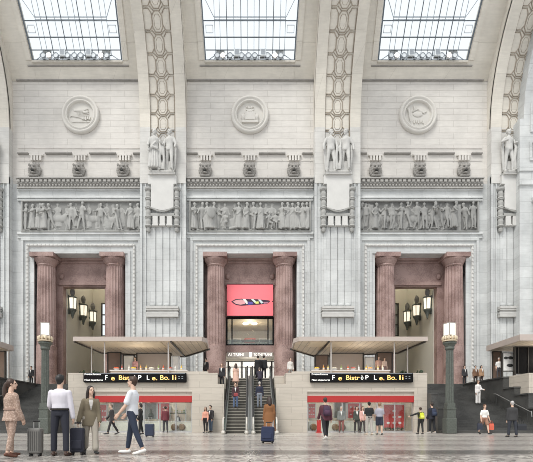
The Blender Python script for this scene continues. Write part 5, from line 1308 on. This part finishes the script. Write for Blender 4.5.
def frieze(bi, label, mat, fmat, build):
    c = BAYS[bi]; t = thing('stone_frieze', label, 'carving', (c + (.14, 0, -.14)[bi], WY, 17.87), 0, 'carved friezes')
    m = MB(); m.box(-5.4, 5.4, -.02, .1, 0, 2.84); m.build('field', fmat, t)  # field darker than relief: recess shade put into its colour
    m = MB()
    for z0, z1 in ((-.0, .1), (2.74, 2.84)): m.box(-5.5, 5.5, -.24, .05, z0, z1)
    for x in (-5.44, 5.44): m.box(x-.07, x+.07, -.22, .05, .1, 2.74)
    m.build('border', mat, t)
    m = MB(); m.box(-5.35, 5.35, .0, .08, .05, 2.75); build(m); back(m); clip(m); link('relief', remesh(m, .036, 1, .3), mat, t, True)
rnd = random.Random(11)
def rp_(k=1): return dict(al=rnd.uniform(-25, 70)*k, ar=rnd.uniform(-25, 70)*k, el=rnd.uniform(10, 80), er=rnd.uniform(10, 80), hl=rnd.uniform(-18, 25), hr=rnd.uniform(-18, 25), kl=rnd.uniform(0, 25), kr=rnd.uniform(0, 25), bl=rnd.uniform(8, 40), br=rnd.uniform(8, 40), lean=rnd.uniform(-5, 12), yaw=rnd.uniform(-60, 60))
def fz_left(m):
    for x, f, r in ((-5.1, 0, 0), (-4.5, 0, 1), (-3.9, 1, 1), (-3.4, 1, 1), (-2.85, 0, 0), (-.95, 0, 0), (.0, 0, 0), (1.7, 0, 0), (3.2, 0, 0), (4.4, 0, 1), (5.1, 0, 0)):
        carve_figure(m, x, .1, 2.45 + (.35 if x == 0 else 0)*.6, rp_(), bool(f), 180 + rnd.uniform(-70, 70), .75, -.16, bool(r), 1 if x == 0 else 0)
    carve_horse(m, -2.1, .14, 1.9); carve_horse(m, .9, .14, 1.9, -1); carve_horse(m, 2.5, .14, 1.7); m.ell((2.3, 0, .9), (.5, .12, .6)); m.tube((4.2, -.1, .2), (4.9, -.1, 1.6), .12); m.tube((-.6, -.15, 2.2), (-1.3, -.15, 2.35), .06)
def fz_mid(m):
    for x, f, r in ((-5.05, 0, 1), (-4.35, 0, 0), (-3.85, 0, 1), (-3.35, 0, 1), (-1.0, 0, 1), (-.35, 1, 1), (.35, 0, 0), (.95, 0, 1), (2.9, 1, 1), (3.4, 0, 1), (3.85, 0, 1), (4.3, 0, 1), (4.75, 0, 1), (5.2, 0, 1)):
        carve_figure(m, x, .1, 2.55, rp_(.6), bool(f), 180 + rnd.uniform(-50, 50), .75, -.16, bool(r), 1 if x in (-3.35,) else 0)
    for x in (-2.2, 1.7, 2.3): carve_figure(m, x, .05, 2.0, dict(rp_(.6), hl=70, kl=100, hr=0, kr=80, lean=10), False, 180 + rnd.uniform(-60, 60), .75, -.12, False)
    m.ell((-1.6, 0, .8), (.5, .1, .5)); m.poly([(-1.9, -.1, .3), (-1.1, -.1, .5), (-.6, -.1, .2)], .12, 8)
def fz_right(m):
    for x in (-5.2, -4.7, -3.9, -3.1, -2.3, -1.6, -.9, -.1, .6, 1.3, 2.0, 2.7, 3.3, 4.3, 5.0): carve_figure(m, x, .1 + rnd.uniform(0, .2), 2.5, dict(rp_(1.3), lean=rnd.uniform(-25, 35)), False, 180 + rnd.uniform(-80, 80), .7, -.14, x in (-3.9, 3.3))
    for x, d in ((-2.8, 1), (-.5, -1), (1.6, 1)): carve_horse(m, x, .1, 2.0, d)
    for k in range(16): x = -5+k*.66; m.poly([(x, -.08, .3), (x+.25, -.12, .9+rnd.random()*.4), (x+.05, -.08, 1.6+rnd.random()*.8)], .07, 6)
    m.box(3.5, 3.9, -.15, 0, .1, 2.5); m.box(-4.3, -4.0, -.12, 0, .1, 2.5)
frieze(0, 'pale carved frieze with standing figures and horses over the left portal', M['carve2'], M['carvedark'], fz_left)
frieze(1, 'carved frieze with robed groups at both ends over the middle portal', M['carve2'], M['carvedark'], fz_mid)
frieze(2, 'dark crowded battle-like carved frieze over the right portal', M['carve3'], M['carvedarker'], fz_right)
# ---- statue pairs on the pilasters
def statue_pair(i, c, label, mirror):
    t = thing('statue_group', label, 'statue', (c, PY-.45, 22.66), 0, 'statue pairs on the pilasters')
    m = MB(); m.box(-1.15, 1.15, -.2, .44, -.1, .06); m.box(-1.1, 1.1, -.25, .44, .06, .16); m.build('plinth', M['statue'], t)
    for s in (-1, 1):
        m = MB(); P = dict(al=6, ar=12, el=75 if s < 0 else 30, er=40 if s < 0 else 85, bl=24, br=20, il=20, ir=20, yaw=s*28*mirror, hl=10, hr=-4, kl=14, sl=5, sr=5)
        if i == 2: P.update(bl=26, br=26, el=20, er=20, al=-5, ar=-5)
        if i == 3: P.update(bl=45, br=45, el=60, er=70, il=60, ir=60)
        carve_figure(m, s*.66, .14, 3.75, P, False, 180 - s*16, .95, 0, (i == 0) or (i == 1 and s < 0))
        link('figure', remesh(m, .038, 1, .3), M['statue'], t, True)
    m = MB()
    if i == 1:
        m.ell((0, -.1, 2.1), (.22, .2, .5)); m.poly([(-1.15, -.25, 1.9), (-.75, -.42, 2.15), (-.3, -.35, 2.0)], .13, 8)
    m.poly([(-.22, .0, 3.0), (-.12, -.15, 2.3), (-.2, -.1, 1.3), (-.1, 0, .35)], [.09, .12, .14, .16], 8); m.poly([(.24, .0, 2.9), (.14, -.2, 2.2), (.2, -.1, 1.2), (.12, 0, .35)], [.08, .12, .13, .15], 8)
    for s in (-1, 1): m.poly([(s*1.1, .1, 3.0), (s*1.2, .0, 2.2), (s*1.16, .05, 1.2), (s*1.05, .1, .35)], [.08, .12, .12, .1], 8)
    m.poly([(-.2, 0, .5), (.2, 0, .5)], .12, 8); m.box(-1.1, 1.1, .1, .4, .28, 1.2)
    link('drapery', remesh(m, .045, 1, .3), M['statue'], t, True)
for i, (c, l) in enumerate(zip(PIL, ('statue pair on the pilaster cut by the left edge', 'statue pair on the pilaster between left and middle bays', 'statue pair on the pilaster between middle and right bays', 'statue pair on the pilaster half hidden by the far right wall'))):
    statue_pair(i, c, l, 1 if i % 2 else -1)

# ================================================================== LIGHT AND CAMERA
wd = bpy.data.worlds.new('World'); SC.world = wd; wd.use_nodes = True
bg = wd.node_tree.nodes['Background']; bg.inputs[0].default_value = (.96, .98, 1.0, 1); bg.inputs[1].default_value = .95
sun = bpy.data.lights.new('daylight', 'SUN'); sun.energy = 2.3; sun.angle = R_(22); sun.color = (1, .97, .92)
so = bpy.data.objects.new('daylight', sun); COL.objects.link(so); so.rotation_euler = Vector((.36, .52, -.80)).to_track_quat('-Z', 'Y').to_euler()
def plight(name, loc, e, col=(1, .88, .68), size=.4):
    l = bpy.data.lights.new(name, 'POINT'); l.energy = e; l.color = col; l.shadow_soft_size = size
    o = bpy.data.objects.new(name, l); COL.objects.link(o); o.location = loc
for s in (-1, 1):
    plight('stair hall lamp', (s*14.5, 45.5, 17.4), 420, (1, .92, .76))
    plight('kiosk lamp', (s*8, 32, 5.0), 40, (1, .9, .75)); plight('outer kiosk lamp', (s*21, 31.5, 5.2), 50, (1, .9, .75))
plight('gallery lamp', (0, 44.6, 9.9), 130, (1, .92, .8)); plight('portal lamp', (0, 44.5, 6.4), 60, (1, .95, .88))
cam = bpy.data.cameras.new('camera'); co = bpy.data.objects.new('camera', cam); COL.objects.link(co); SC.camera = co
co.location = (0, 0, EYE); co.rotation_euler = (R_(90), 0, 0)
cam.sensor_fit = 'HORIZONTAL'; cam.sensor_width = 36; cam.lens = 36*F/533
cam.shift_x = (266.5-CX)/533; cam.shift_y = (CY-231)/533; cam.clip_end = 300
SC.view_settings.view_transform = 'Standard'; SC.view_settings.look = 'None'; SC.view_settings.gamma = 1; SC.view_settings.use_curve_mapping = False
SC.view_settings.exposure = 0.20
SC.cycles.filter_width = .9
